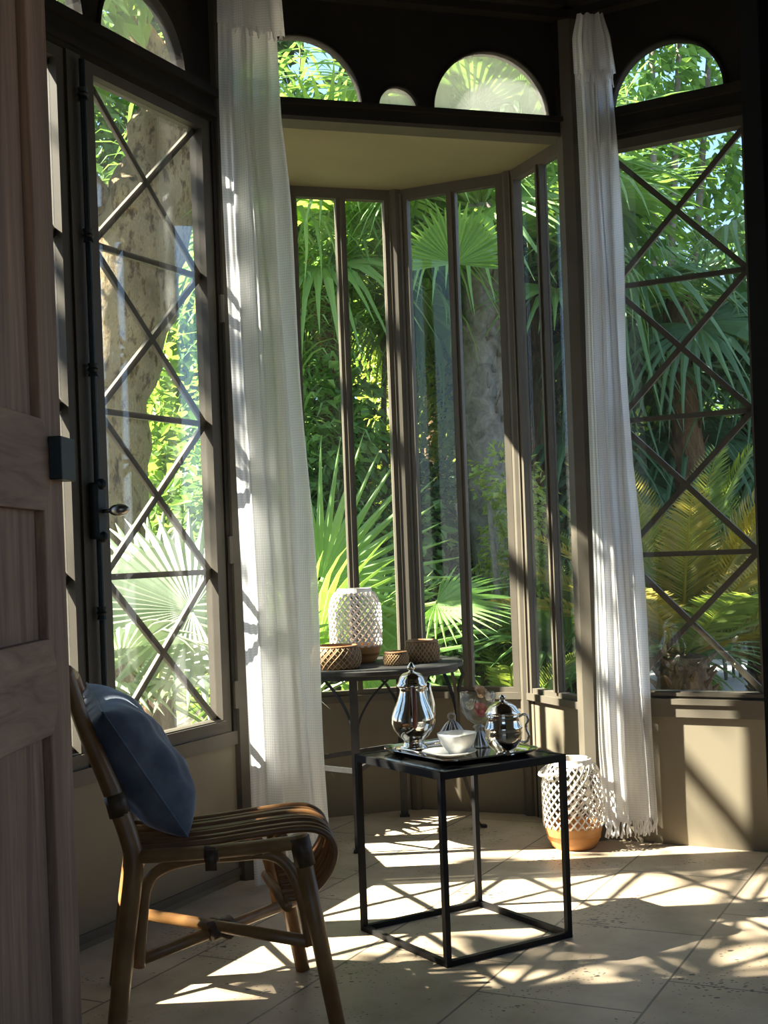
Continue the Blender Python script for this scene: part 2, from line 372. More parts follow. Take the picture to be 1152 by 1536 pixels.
# ------------------------------------------------------------------ plan of the room
EM = Vector((.118,4.51)); ed = Vector((.956,.294)).normalized(); en = Vector((-ed.y,ed.x))
def E(s,n): q = EM+ed*s+en*n; return (q.x,q.y)
LE = (-.5,4.32); ER = (.739,4.701)
LA = (-1.172,2.976); RB = (1.86,4.054); RC = (2.19,2.81)
fL = Fr((-.882,3.55),(-.882+.447,3.55+.894))      # u = 0 near the meeting stile
fL.L = 1; 
fR = Fr((.88,4.62),(.88+.866,4.12))
fE = Fr(E(-.643,0),E(.65,0)); E0 = .643          # u = s + E0
B1 = E(-.617,.49); B2 = E(-.242,.818); B3 = E(.232,.818); B4 = E(.607,.49)
HALL = 1.58
room = [LA, LE, B1, B2, B3, B4, ER, RB, RC, (1.75,HALL), (1.75,-2.2), (-1.3,-2.2), (-1.3,HALL)]

struct('floor', MB().prism(room[::-1], -.12, 0), M['floor'])
struct('ceiling', MB().prism([LA,LE,ER,RB,RC,(1.75,HALL),(1.75,-2.2),(-1.3,-2.2),(-1.3,HALL)][::-1], 3.06, 3.16), M['dark'])
# bay roof and soffit
struct('trim_1', MB().prism([LE,B1,B2,B3,B4,ER][::-1], 2.578, 2.592), M['soffit'])
def grow(p, k=1.05): 
    c = Vector(E(0,.35)); q = c+(Vector(p)-c)*k; return (q.x,q.y)
struct('trim_2', MB().prism([LE]+[grow(p) for p in (B1,B2,B3,B4)]+[ER], 2.592, 2.625), M['exterior'])

T = .07
def solid(name, a, b, z0, z1, mat, w0=-T, w1=0):
    fr = Fr(a,b); return struct(name, MB().fbox(fr,0,fr.L,w0,w1,z0,z1), mat)
# hidden closing walls (the room goes on round to the doorway and the hall behind it)
solid('wall_left_rear', (-1.3,HALL), LA, 0, 3.06, M['hall'])
solid('wall_hall_left', (-1.3,-2.2), (-1.3,HALL), 0, 3.06, M['hall'])
fH = Fr((1.75,HALL),(1.75,-2.2)); m = MB()
m.fbox(fH,0,fH.L,-T,0,0,.5); m.fbox(fH,0,fH.L,-T,0,2.5,3.06); m.fbox(fH,0,.25,-T,0,.5,2.5); m.fbox(fH,2.1,fH.L,-T,0,.5,2.5)
struct('wall_hall_right', m, M['hall'])
w = sroot('window_13'); obj('pane', MB().fbox(fH,.25,2.1,-.04,-.036,.5,2.5), M['glass'], w)  # unseen hall window, added to brighten the door and chair
obj('mullion', MB().fbox(fH,1.15,1.20,-.05,-.02,.5,2.5), M['frame'], w)
fG = Fr((1.75,-2.2),(-1.3,-2.2)); m = MB()
m.fbox(fG,0,fG.L,-T,0,0,.5); m.fbox(fG,0,fG.L,-T,0,2.4,3.06); m.fbox(fG,0,.55,-T,0,.5,2.4); m.fbox(fG,2.5,fG.L,-T,0,.5,2.4)
struct('wall_hall_back', m, M['hall'])
w = sroot('window_14'); obj('pane', MB().fbox(fG,.55,2.5,-.04,-.036,.5,2.4), M['glass'], w)  # unseen window behind the camera, added as fill light
obj('mullion', MB().fbox(fG,1.50,1.55,-.05,-.02,.5,2.4), M['frame'], w)
m = MB()
m.box(-1.3,-.62,HALL-.1,HALL,0,3.06); m.box(.665,1.75,HALL-.1,HALL,0,3.06); m.box(-.62,.665,HALL-.1,HALL,2.6,3.06)
struct('wall_doorway', m, M['hall'])
# right-hand return wall with an unseen tall window added for fill light
fQ = Fr(RB,RC); m = MB()
m.fbox(fQ,0,fQ.L,-T,0,0,.5); m.fbox(fQ,0,fQ.L,-T,0,2.5,3.06); m.fbox(fQ,0,.12,-T,0,.5,2.5); m.fbox(fQ,fQ.L-.12,fQ.L,-T,0,.5,2.5)
struct('wall_right_rear', m, M['panel'])
fK = Fr(RC,(1.75,HALL)); struct('wall_right_return', MB().fbox(fK,0,fK.L,-T,0,0,3.06), M['hall'])
w = sroot('window_12'); obj('pane', MB().fbox(fQ,.12,fQ.L-.12,-.04,-.036,.5,2.5), M['glass'], w)
obj('mullion', MB().fbox(fQ,fQ.L/2-.02,fQ.L/2+.02,-.05,-.02,.5,2.5), M['frame'], w)

def arched(fr, u0,u1,z0,z1,arches, w0,w1):
    """a boarded spandrel with half-round openings"""
    m = MB(); us = [u0]
    for c,r in arches:
        for k in range(25): us.append(c - r*math.cos(PI*k/24))
    us.append(u1); us.sort()
    def zb(u, side):
        for c,r in arches:
            if c-r-1e-6 <= u <= c+r+1e-6: return z0+math.sqrt(max(0,r*r-(u-c)**2))
        return z0
    for a,b in zip(us,us[1:]):
        if b-a < 1e-7: continue
        za, zz = zb(a,1), zb(b,0)
        m.hexa([fr.p(a,w0,za),fr.p(b,w0,zz),fr.p(b,w1,zz),fr.p(a,w1,za),fr.p(a,w0,z1),fr.p(b,w0,z1),fr.p(b,w1,z1),fr.p(a,w1,z1)])
    return m
def halfdisc(fr, c, r, z0, w):
    m = MB(); n = 24
    f = [fr.p(c,w,z0)]+[fr.p(c-r*math.cos(PI*k/n),w,z0+r*math.sin(PI*k/n)) for k in range(n+1)]
    b = [p+Vector((fr.n.x,fr.n.y,0))*.004 for p in f]; k = len(f)
    m.add(f+b,[tuple(range(k))[::-1],tuple(range(k,2*k))]+[(i,(i+1)%k,k+(i+1)%k,k+i) for i in range(k)])
    return m
def archtrim(fr, c, r, z0, w):
    m = MB(); m.tube([fr.p(c-r*math.cos(PI*k/28),w,z0+r*math.sin(PI*k/28)) for k in range(29)], .007, 6); return m
def mould(fr,u0,u1,z,w=.02,h=.02,mb=None):
    return (mb or MB()).fbox(fr,u0,u1,0,w,z,z+h)

ZF = 2.63   # foot of the half-round fanlights
# ---- left wall
uA = -.65; uB = .862
struct('wall_left', MB().fbox(fL,uA,uB,-T,0,0,.455), M['panel'])
m = MB(); m.fbox(fL,uA,uB,-.055,.012,.455,.50); m.fbox(fL,uA,uB,0,.008,.02,.045)
struct('trim_3', m, M['frame'])
struct('wall_left_upper', arched(fL,uA,uB,ZF,3.06,[(-.052,.215),(.449,.2165)],-.05,0), M['dark'])
m = MB(); m.fbox(fL,uA,uB,-T,.01,2.52,ZF); mould(fL,uA,uB,2.60,.03,.03,m); mould(fL,uA,uB,2.535,.022,.022,m)
mould(fL,uA,uB,2.98,.05,.03,m); mould(fL,uA,uB,3.01,.08,.05,m)
m.fbox(fL,.79,uB+.01,-T,.012,.5,2.52); m.fbox(fL,uA,uA+.06,-T,.012,.5,2.52)
struct('trim_4', m, M['dark'])
struct('trim_5', archtrim(fL,.449,.2165,ZF,.002).tube([fL.p(-.052-.215*math.cos(PI*k/28),.002,ZF+.215*math.sin(PI*k/28)) for k in range(29)],.007,6), M['dark'])
# ---- right wall
vA = -.162; vB = 1.13
struct('wall_right', MB().fbox(fR,vA,vB,-T,0,0,.455), M['panel'])
m = MB(); m.fbox(fR,vA,vB,-.055,.014,.455,.515); m.fbox(fR,vA,vB,0,.022,.50,.52); struct('trim_6', m, M['frame'])
struct('wall_right_upper', arched(fR,vA,vB,ZF,3.06,[(.2,.2065),(.74,.2065)],-.05,0), M['dark'])
m = MB(); m.fbox(fR,vA,vB,-T,.01,2.52,ZF); mould(fR,vA,vB,2.60,.03,.03,m); mould(fR,vA,vB,2.535,.022,.022,m)
mould(fR,vA,vB,2.98,.05,.03,m); mould(fR,vA,vB,3.01,.08,.05,m)
m.fbox(fR,vA,-.075,-T,.012,.5,2.52); m.fbox(fR,.50,.56,-T,.02,.5,2.52); m.fbox(fR,1.06,vB,-T,.012,.5,2.52)
m.fbox(fR,.455+.04,.462+.04,0,.03,.5,2.6)
struct('trim_7', m, M['dark'])
struct('trim_8', archtrim(fR,.2,.2065,ZF,.002), M['dark'])
# ---- beam and arcade over the bay
SC = E0-.01
AR = [(SC-.355,.2255),(SC,.076),(SC+.3535,.2255)]
struct('wall_bay_upper', arched(fE,0,fE.L,ZF,3.06,AR,-.05,0), M['dark'])
m = MB(); m.fbox(fE,0,fE.L,-.08,.012,2.572,ZF); mould(fE,0,fE.L,2.612,.028,.018,m)
mould(fE,0,fE.L,2.98,.05,.03,m); mould(fE,0,fE.L,3.01,.08,.05,m)
m.fbox(fE,SC+.60,SC+.62,0,.02,ZF,2.98)
struct('trim_9', m, M['dark'])
m = MB()
for c,r in AR: m.tube([fE.p(c-r*math.cos(PI*k/28),.002,ZF+r*math.sin(PI*k/28)) for k in range(29)],.006,6)
struct('trim_10', m, M['dark'])
m = MB().fbox(fE,-.005,fE.L+.005,-.078,.014,2.560,2.574); struct('trim_11', m, M['frame'])
# corner posts where the walls meet
for i,p in enumerate((LE,ER)):
    m = MB(); m.lathe([(.0001,0),(.052,0),(.052,3.06),(.0001,3.06)],8,(p[0],p[1],0)); struct('trim_%d'%(12+i), m, M['frame'])
# fanlights
k = 20
for fr,c,r,mt in ((fL,-.052,.215,'glass_hazy'),(fL,.449,.2165,'glass_hazy'),(fE,AR[0][0],AR[0][1],'glass_hazy'),(fE,AR[1][0],AR[1][1],'glass_milky'),(fE,AR[2][0],AR[2][1],'glass_milky'),(fR,.2,.2065,'glass_dusty'),(fR,.74,.2065,'glass_dusty')):
    struct('window_%d'%k, halfdisc(fr,c,r+.004,ZF-.002,-.03), M[mt]); k += 1

# ---- French window leaves with crossed bars
def leaf(num, fr, u0, u1, g0, g1, handle=None, z0=.50, z1=2.52):
    w = sroot('window_%d'%num); gz0, gz1 = .545, 2.486
    m = MB(); m.fbox(fr,u0,g0,-.045,.004,z0,z1); m.fbox(fr,g1,u1,-.045,.004,z0,z1)
    m.fbox(fr,g0,g1,-.045,.004,z0,gz0); m.fbox(fr,g0,g1,-.045,.004,gz1,z1)
    m.fbox(fr,g0-.012,g1+.012,.004,.012,gz0-.016,gz0-.004)
    obj('window_frame', m, M['leaf_frame'], w)
    obj('pane', MB().fbox(fr,g0,g1,-.024,-.020,gz0,gz1), M['glass'], w)
    m = MB(); h = (gz1-gz0)/4
    for i in range(1,4): m.bar(fr.p(g0,-.028,gz0+i*h), fr.p(g1,-.028,gz0+i*h), .014, .018)
    for i in range(4):
        a, b = gz0+i*h, gz0+(i+1)*h
        m.bar(fr.p(g0,-.0285,a),fr.p(g1,-.0285,b),.013,.020); m.bar(fr.p(g0,-.0275,b),fr.p(g1,-.0275,a),.013,.020)
    obj('lattice_bars', m, M['frame'], w)
    return w
w1 = leaf(1, fL, .13, .79, .195, .742)
w2 = leaf(2, fL, -.585, .07, -.53, .035)
leaf(3, fR, -.075, .50, -.035, .455)
leaf(4, fR, .56, 1.06, .60, 1.02)
# meeting stile with the long bolt rod and its egg handle
m = MB(); m.fbox(fL,.07,.13,-.05,.012,.5,2.52); obj('meeting_stile', m, M['leaf_frame'], w1)
m = MB(); m.tube([fL.p(.115,.03,.52),fL.p(.115,.03,2.5)],.009,10)
for z in (2.40,2.0,1.62,.93,.62): m.lathe([(.0001,-.02),(.015,-.018),(.012,-.006),(.017,0),(.012,.006),(.015,.018),(.0001,.02)],12,fL.p(.115,.03,z))
obj('bolt_rod', m, M['lockmetal'], w1, smooth=False)
m = MB(); m.fbox(fL,.095,.135,.012,.045,1.14,1.30)
for z in (1.145,1.295): m.sphere(fL.p(.115,.045,z),.016)
obj('bolt_case', m, M['lockmetal'], w1, bevel=.004)
m = MB(); a = fL.p(.12,.045,1.218); dr = Vector((.93,-.05,.05)).normalized()
pr = [(0,.006),(.016,.006),(.02,.010),(.03,.016),(.045,.019),(.06,.015),(.07,.008),(.075,.001)]
m.tube([a+dr*t for t,_ in pr],[r for _,r in pr],14); obj('egg_handle', m, M['nickel'], w1, smooth=True, label='tarnished metal egg handle')
m = MB()
for z in (.62,1.1,1.9): m.tube([fL.p(.80,.018,z-.045),fL.p(.80,.018,z+.045)],.010,8)
obj('hinge', m, M['frame'], w1)

# ---- the bay: low wall and two narrow panes on each side
def bayside(name, num, a, b, mulw=.038, post=.055):
    fr = Fr(a,b); L = fr.L
    m = MB(); m.fbox(fr,0,L,-.06,0,0,.47); struct('wall_'+name, m, M['panel'])
    w = sroot('window_%d'%num)
    m = MB(); m.fbox(fr,-.004,L+.004,-.06,.016,.465,.492)
    m.fbox(fr,0,post,-.030,.006,.492,2.578); m.fbox(fr,L-post,L,-.030,.006,.492,2.578)
    m.fbox(fr,post,L-post,-.030,.006,2.535,2.578); m.fbox(fr,post,L-post,-.030,.004,.492,.512)
    m.fbox(fr,post*.45,post*.62,.006,.014,.492,2.56); m.fbox(fr,L-post*.62,L-post*.45,.006,.014,.492,2.56)
    obj('window_frame', m, M['frame'], w)
    c = L/2; m = MB(); m.fbox(fr,c-mulw/2,c+mulw/2,-.026,.006,.512,2.535); m.fbox(fr,c-.006,c+.006,.006,.016,.512,2.535)
    obj('mullion', m, M['frame'], w)
    for q0,q1 in ((post,c-mulw/2),(c+mulw/2,L-post)):
        obj('pane', MB().fbox(fr,q0,q1,-.018,-.014,.512,2.535), M['glass_dusty'], w)
    return fr
bayside('bay_far_left', 5, LE, B1); bayside('bay_left', 6, B1, B2)
bayside('bay_back', 7, B2, B3, .040, .050); fBM = bayside('bay_right', 8, B3, B4); fBR = bayside('bay_far_right', 9, B4, ER, .032, .050)
struct('trim_14', MB().fbox(fBR,.05,.058,-.001,.0015,0,.465), M['dark'])
for i,p in enumerate((B1,B2,B3,B4)):
    m = MB(); m.lathe([(.0001,0),(.028,0),(.028,2.578),(.0001,2.578)],8,(p[0],p[1],0)); struct('trim_%d'%(15+i), m, M['frame'])

# ---- the double doors we look through
DD = Vector((.054,1)).normalized()
fD = Fr((-.545-.054*.62,2.2-.62),(-.545,2.2))     # u from hinge to free edge, w towards the middle of the doorway
Ld = fD.L
d1 = sroot('door_1')
obj('door_panel', MB().fbox(fD,.09,Ld-.115,-.036,-.014,.06,2.52), M['oak'], d1)
m = MB(); m.fbox(fD,Ld-.105,Ld,-.042,0,.02,2.56); m.fbox(fD,0,.10,-.042,0,.02,2.56); obj('door_stile', m, M['oak'], d1, bevel=.003)
m = MB()
for z0,z1 in ((.795,.951),(1.16,1.31),(.02,.19),(2.40,2.56)):
    e = Ld-.105; q = [(.10,z0),(e,z0),(e+.028,z0+.04),(e+.028,z1-.04),(e,z1),(.10,z1)]
    n = len(q); f = [fD.p(u,-.040,z) for u,z in q]; g = [fD.p(u,.0025,z) for u,z in q]
    m.add(f+g,[tuple(range(n)),tuple(range(n,2*n))[::-1]]+[(i,n+i,n+(i+1)%n,(i+1)%n) for i in range(n)])
obj('door_rail', m, M['oak_h'], d1, bevel=.002)
obj('lock_box', MB().fbox(fD,Ld-.078,Ld-.002,.001,.024,1.212,1.284), M['lockmetal'], d1, bevel=.002, label='black iron lock box')
d2 = sroot('door_2')
fD2 = Fr((.640,2.2),(.66,HALL+.02)); m = MB()
m.fbox(fD2,0,.10,-.042,0,.02,2.56); m.fbox(fD2,fD2.L-.1,fD2.L,-.042,0,.02,2.56)
for z0,z1 in ((.02,.19),(.795,.951),(1.16,1.31),(2.40,2.56)): m.fbox(fD2,.1,fD2.L-.1,-.042,0,z0,z1)
obj('door_frame', m, M['ebony'], d2, bevel=.003); obj('door_panel', MB().fbox(fD2,.09,fD2.L-.09,-.034,-.012,.06,2.5), M['ebony'], d2)

# ------------------------------------------------------------------ curtains
def curtain(name, label, keys, base, amp, nf, flap, fringe, loc, depth_fn):
    """keys: (z, left edge point, right edge point); folds run down the cloth"""
    t = thing(name, label, 'curtain', loc, 'white curtains at the bay')
    zs = [k[0] for k in keys]
    def at(z, a, off=0):
        z = min(zs[0],max(zs[-1],z))
        for i in range(len(keys)-1):
            if keys[i][0] >= z >= keys[i+1][0]:
                f = (keys[i][0]-z)/(keys[i][0]-keys[i+1][0]+1e-9); break
        else: f = 1; i = len(keys)-2
        l = keys[i][1].lerp(keys[i+1][1], f); r = keys[i][2].lerp(keys[i+1][2], f)
        return l, r
    def cloth(z0, z1, na, nz, grow=0, off=0, ph=0):
        m = MB(); m.uv = []
        for j in range(nz+1):
            z = z0+(z1-z0)*j/nz; l, r = at(z,0); d = r-l; nrm = Vector((d.y,-d.x,0)).normalized()
            Lw = d.length
            k = .55+.45*min(1,(z0-z)/.8)
            for i in range(na+1):
                a = i/na
                s = math.sin(2*PI*nf*a + .5*math.sin(z*1.3+ph) + ph)+ .45*math.sin(2*PI*(nf*1.63)*a+1.7+.35*z) + .18*math.sin(2*PI*nf*3.1*a+z*2.1)
                x = l.lerp(r, -grow+(1+2*grow)*a) + nrm*(amp*k*s*(.35+.65*math.sin(PI*min(1,max(0,.08+.84*a)))) + off)
                x.x += .006*math.sin(z*5+a*9)*a
                m.v.append((x.x,x.y,z)); m.uv.append((a*Lw*2.4, z))
        for j in range(nz):
            for i in range(na):
                p = j*(na+1)+i; m.f.append((p,p+1,p+na+2,p+na+1))
        return m
    c = cloth(zs[0], zs[-1], 110, 70); o = obj('drape', c, M['curtain'], t, smooth=True)
    f = cloth(zs[0]+.003, flap, 90, 12, .07, .026, .4); obj('valance', f, M['curtain'], t, smooth=True)
    m = MB(); l, r = at(flap,0); n = 26
    for i in range(n):
        p = l.lerp(r, (i+.5)/n); d = (r-l); nr = Vector((d.y,-d.x,0)).normalized(); p = p+nr*(.026+.010*math.sin(i*1.9)); p.z = flap+.012
        ln = (.03 if not fringe else .05)*random.uniform(.5,1.2); q = p+Vector((random.uniform(-.006,.006),0,-ln))
        m.tube([p,(p+q)/2+Vector((random.uniform(-.004,.004),0,0)),q],.0022,5)
    obj('tassels', m, M['curtain'], t)
    if fringe:
        m = MB(); l, r = at(zs[-1],0); n = 46
        for i in range(n):
            a = (i+.5)/n; j = int(a*110); p = Vector(c.v[70*111+j]); p.z += .004
            q = p+Vector((random.uniform(-.012,.012),random.uniform(-.008,.008),-fringe*random.uniform(.8,1.1)))
            m.tube([p,(p+q)/2+Vector((random.uniform(-.006,.006),0,0)),q],.0028,5)
        obj('fringe', m, M['curtain'], t)
    m = MB(); l, r = at(zs[0],0); m.tube([l.lerp(r,.12),l.lerp(r,.88)],.010,10)
    obj('curtain_rod', m, M['dark'], t)
    return t
def ed_(px, d): return lambda y: None
def keyrow(py_l, pxl, dl, pxr, dr):
    a = W(pxl,py_l,dl); b = W(pxr,py_l,dr); z = (a.z+b.z)/2; a.z = z; b.z = z; return (z,a,b)
lk = [keyrow(-28,326,4.15,411,4.27),keyrow(50,327,4.15,417,4.27),keyrow(170,329,4.15,420,4.27),keyrow(290,333,4.15,432,4.27),keyrow(500,343,4.15,447,4.27),keyrow(700,352,4.15,460,4.28),keyrow(900,362,4.14,473,4.29),keyrow(1100,371,4.14,484,4.30),keyrow(1200,375,4.14,490,4.30),keyrow(1309,380,4.14,496,4.31)]
z,a,b = lk[-1]; a.z = b.z = .015; lk[-1] = (.015,a,b)
curtain('sheer_curtain','white waffle curtain at the left corner of the bay, behind the rattan chair', lk, 0, .020, 3.2, 2.79, 0, (-.38,4.22,0), None)
rk = [keyrow(26,866,4.55,902,4.55),keyrow(60,860,4.55,912,4.55),keyrow(112,862,4.55,918,4.56),keyrow(230,868,4.55,925,4.56),keyrow(400,875,4.55,935,4.56),keyrow(550,879,4.55,941,4.56),keyrow(700,884,4.54,949,4.56),keyrow(850,889,4.54,962,4.56),keyrow(1000,893,4.54,974,4.56),keyrow(1120,897,4.54,981,4.56),keyrow(1232,906,4.53,986,4.56)]
curtain('sheer_curtain','white fringed curtain at the right corner of the bay, beside the floor lantern', rk, 0, .017, 3.1, 2.73, .055, (.8,4.55,0), None)

# ------------------------------------------------------------------ rattan chair
cl = (-.42,3.10,0)
ch = thing('rattan_chair','armless rattan lounge chair with curled cane seat, holding a blue cushion','chair',cl)
def far(p):
    f = min(1,max(0,(p.x+.66)/.45)); return p+Vector((-.065-.042*f,.335+.096*f,-.05*p.z))
near_post = [W(98,1006,2.99),W(124,1085,2.975),W(165,1180,2.955),W(196,1265,2.945),W(200,1310,2.94),W(190,1400,2.935),Vector((-.650,2.93,.02))]
near_post[-1].z = .0
np_ = catmull(near_post,6)
for side,fn in (('n',lambda p:p),('f',far)):
    obj('back_post', MB().tube([fn(p) for p in np_],[.0175+.005*min(1,i/14) for i in range(len(np_))],12), M['cane'], ch, smooth=True)
    a = W(447,1252,2.905); b = Vector((-.142,2.893,.0))
    obj('leg', MB().tube([fn(a),fn((a+b)/2),fn(b)],[.021,.0195,.018],12), M['cane'], ch, smooth=True)
    obj('seat_rail', MB().tube([fn(p) for p in catmull([W(192,1286,2.945),W(330,1277,2.925),W(455,1262,2.905)],5)],.0165,12), M['cane'], ch, smooth=True)
    dy = Vector((0,.034 if side=='n' else -.034,0))
    ar = [W(205,1458,2.94),W(209,1390,2.94),W(216,1335,2.94),W(240,1308,2.935),W(290,1294,2.93),W(350,1289,2.925),W(395,1286,2.92),W(425,1299,2.915),W(444,1330,2.91),W(456,1372,2.91),W(465,1424,2.91)]
    obj('arch_brace', MB().tube([fn(p)+dy for p in catmull(ar,5)],.0135,10), M['cane'], ch, smooth=True)
    def wrap(a, b, r): obj('binding', MB().tube([a,b],r,12), M['binding'], ch, smooth=True)
    for px,py,r in ((318,1280,.0185),(383,1272,.0178)):
        p = fn(W(px,py,2.925)); wrap(p-Vector((.016,0,0)),p+Vector((.016,0,0)),r)
    p = fn(W(318,1286,2.925)); bm_ = MB(); yy = -.019 if side=='n' else .019
    bm_.bar(p+Vector((0,yy,.022)),p+Vector((0,yy*.9,-.026)),.026,.006,(0,1,0))
    obj('binding', bm_, M['binding'], ch, smooth=True)
    p = fn(W(452,1275,2.905)); wrap(p+Vector((-.004,0,.03)),p+Vector((.008,0,-.035)),.0235)
    p = fn(np_[14]); wrap(p+Vector((.004,0,-.02)),p+Vector((-.008,0,.03)),.0255)
prof = [(-.615,.412),(-.52,.414),(-.42,.422),(-.30,.437),(-.225,.444),(-.180,.441),(-.150,.424),(-.138,.398),(-.141,.370),(-.155,.340),(-.185,.306),(-.225,.288),(-.26,.284)]
m = MB(); NS = 11
for k in range(NS):
    f = k/(NS-1); pts = [Vector((x-.105*f*(.55+.45*min(1,(x+.62)/.3))*1.0+ (.060*f if x>-.3 else .06*f*max(0,(x+.62)/.32)), 2.955+.355*f+ .0*x, z-.012*f+.003*math.sin(k*2.3))) for x,z in prof]
    m.tube(catmull(pts,4),.0085,8)
obj('seat', m, M['cane_seat'], ch, smooth=True)
for x,z in ((-.44,.402),(-.245,.420),(-.25,.275)):
    a = Vector((x,2.925,z)); obj('cross_rail', MB().tube([a, Vector((x-.085,3.315,z-.022))],.0125,10), M['cane'], ch, smooth=True)
for a,r in ((W(195,1283,2.945),.0145),(near_post[0],.0165)): obj('cross_rail', MB().tube([a,far(a)],r,10), M['cane'], ch, smooth=True)
m = MB()
for k in range(6):
    f = (k+.5)/6; m.tube([near_post[0].lerp(far(near_post[0]),f),near_post[2].lerp(far(near_post[2]),f),W(196,1280,2.945).lerp(far(W(196,1280,2.945)),f)],.008,8)
obj('backrest', m, M['cane_seat'], ch, smooth=True)
s1 = [W(208,1440,2.975),W(440,1352,3.29)]; s2 = [W(214,1371,3.235),W(462,1412,2.945)]
obj('stretcher', MB().tube([s1[0],s1[1]],.0145,10), M['cane'], ch, smooth=True)
obj('stretcher', MB().tube([s2[0],s2[1]],.0145,10), M['cane'], ch, smooth=True)
c_ = (s1[0]+s1[1]+s2[0]+s2[1])/4; d_ = (s1[1]-s1[0]).normalized()
obj('binding', MB().tube([c_-d_*.03,c_+d_*.03],.024,12).tube([c_-(s2[1]-s2[0]).normalized()*.03,c_+(s2[1]-s2[0]).normalized()*.03],.023,12), M['binding'], ch, smooth=True)

# cushion leaning on the chair back
S = Vector((-.122,.37,.035)).normalized(); U = Vector((-.180,0,.290)); U = (U-S*U.dot(S)).normalized(); Nn = S.cross(U).normalized()
if Nn.x < 0: Nn = -Nn
cen = Vector((-.632,3.165,.592))
m = MB(); G = 44
def pil(u,v,sg):
    r = max(0,(1-u**4)*(1-abs(v)**3.2)); q = r**.5
    t = (.088*(1-.12*v) if sg > 0 else .080 if sg < 0 else 0)*q
    p1 = 1-.05*(1-v*v)*abs(u)**3; p2 = 1-.08*(1-u*u)*abs(v)**3
    wr = (.004*math.sin(6*u+9*v)+.003*math.sin(15*u-4*v+1)+.006*math.sin(11*v+3*u*u)*max(0,-v))*r
    p = cen+S*(u*.198*p1)+U*(v*.182*p2)+Nn*(sg*(t+wr))
    p.z = max(p.z, .4235+.004*u)
    return p
for sg in (1,-1):
    o = len(m.v)
    for i in range(G+1):
        for j in range(G+1): m.v.append(tuple(pil(-1+2*i/G,-1+2*j/G,sg)))
    for i in range(G):
        for j in range(G):
            q = (o+i*(G+1)+j,o+(i+1)*(G+1)+j,o+(i+1)*(G+1)+j+1,o+i*(G+1)+j+1); m.f.append(q if sg>0 else q[::-1])
cu = thing('cushion','faded blue velvet cushion leaning against the back of the rattan chair','cushion',(-.60,3.15,.43))
obj('cover', m, M['velvet'], cu, smooth=True)
e = [pil(-1+2*i/20,-1,0) for i in range(20)]+[pil(1,-1+2*i/20,0) for i in range(20)]+[pil(1-2*i/20,1,0) for i in range(20)]+[pil(-1,1-2*i/20,0) for i in range(21)]
obj('piping', MB().tube(e,.003,6), M['velvet'], cu, smooth=True)

# ------------------------------------------------------------------ black cube side table
cA = Vector((-.095,3.655,0)); cB = Vector((.125,3.308,0)); cC = Vector((.467,3.523,0)); cD = cA+cC-cB
tc = (cA+cC)/2; TH = .502; bw = .0155
st = thing('side_table','black metal cube-frame side table carrying the silver tray','table',tuple(tc))
for p in (cA,cB,cC,cD): obj('leg', MB().bar(p,p+Vector((0,0,TH-.012)),bw,bw,(cB-cA)), M['black'], st)
for a,b in ((cA,cB),(cB,cC),(cC,cD),(cD,cA)): obj('bottom_rail', MB().bar(a+Vector((0,0,bw/2)),b+Vector((0,0,bw/2)),bw,bw), M['black'], st)
m = MB()
for a,b in ((cA,cB),(cB,cC),(cC,cD),(cD,cA)):
    e = (b-a).normalized()*bw/2; m.bar(a-e+Vector((0,0,TH-.010)),b+e+Vector((0,0,TH-.010)),bw,.020)
obj('top_rail', m, M['black'], st)
ax = (cB-cA).normalized(); bx = (cC-cB).normalized()
m = MB(); m.prism([tuple((p)[:2]) for p in (cA,cB,cC,cD)], TH-.006, TH-.001)
blk = plain('black_lacquered_top', (.014,.014,.013), .12, var=.05)
obj('table_top', m, blk, st)

# silver tray
def rrect(a, b, r, n=6):
    q = []
    for cx,cy,t0 in ((a-r,b-r,0),(-(a-r),b-r,90),(-(a-r),-(b-r),180),(a-r,-(b-r),270)):
        for k in range(n+1): t = math.radians(t0+90*k/n); q.append((cx+r*math.cos(t), cy+r*math.sin(t)))
    return q
trc = Vector((.193,3.618,TH-.0005))
def tray_pt(x,y,z): return trc+ax*x+bx*y+Vector((0,0,z))
rings = [(.150,.128,.03,.0),(.150,.128,.03,.004),(.158,.136,.035,.0045),(.163,.141,.04,.010),(.178,.156,.05,.014),(.182,.160,.05,.016),(.182,.160,.05,.012),(.165,.143,.04,.004),(.152,.130,.03,.0)]
m = MB(); nn = len(rrect(1,1,.1)); 
for a,b,r,z in rings:
    for i,(x,y) in enumerate(rrect(a,b,r)):
        m.v.append(tuple(tray_pt(x,y,z)))
nr = len(rings)
for j in range(nr-1):
    for i in range(nn): m.f.append((j*nn+i,j*nn+(i+1)%nn,(j+1)*nn+(i+1)%nn,(j+1)*nn+i))
m.f.append(tuple(range(nn,2*nn))); m.f.append(tuple(range(nn))[::-1])
tr = thing('serving_tray','silver tray with a raised rim on the black side table','tray',tuple(trc))
obj('tray_body', m, M['silver'], tr, auto=40)
for sg in (1,-1):
    hp = [tray_pt(x,sg*y,z) for x,y,z in ((-.06,.155,.014),(-.055,.168,.022),(-.03,.174,.026),(0,.176,.027),(.03,.174,.026),(.055,.168,.022),(.06,.155,.014))]
    obj('handle', MB().tube(catmull(hp,4),.004,8), M['silver'], tr, smooth=True)
TZ = TH+.0045

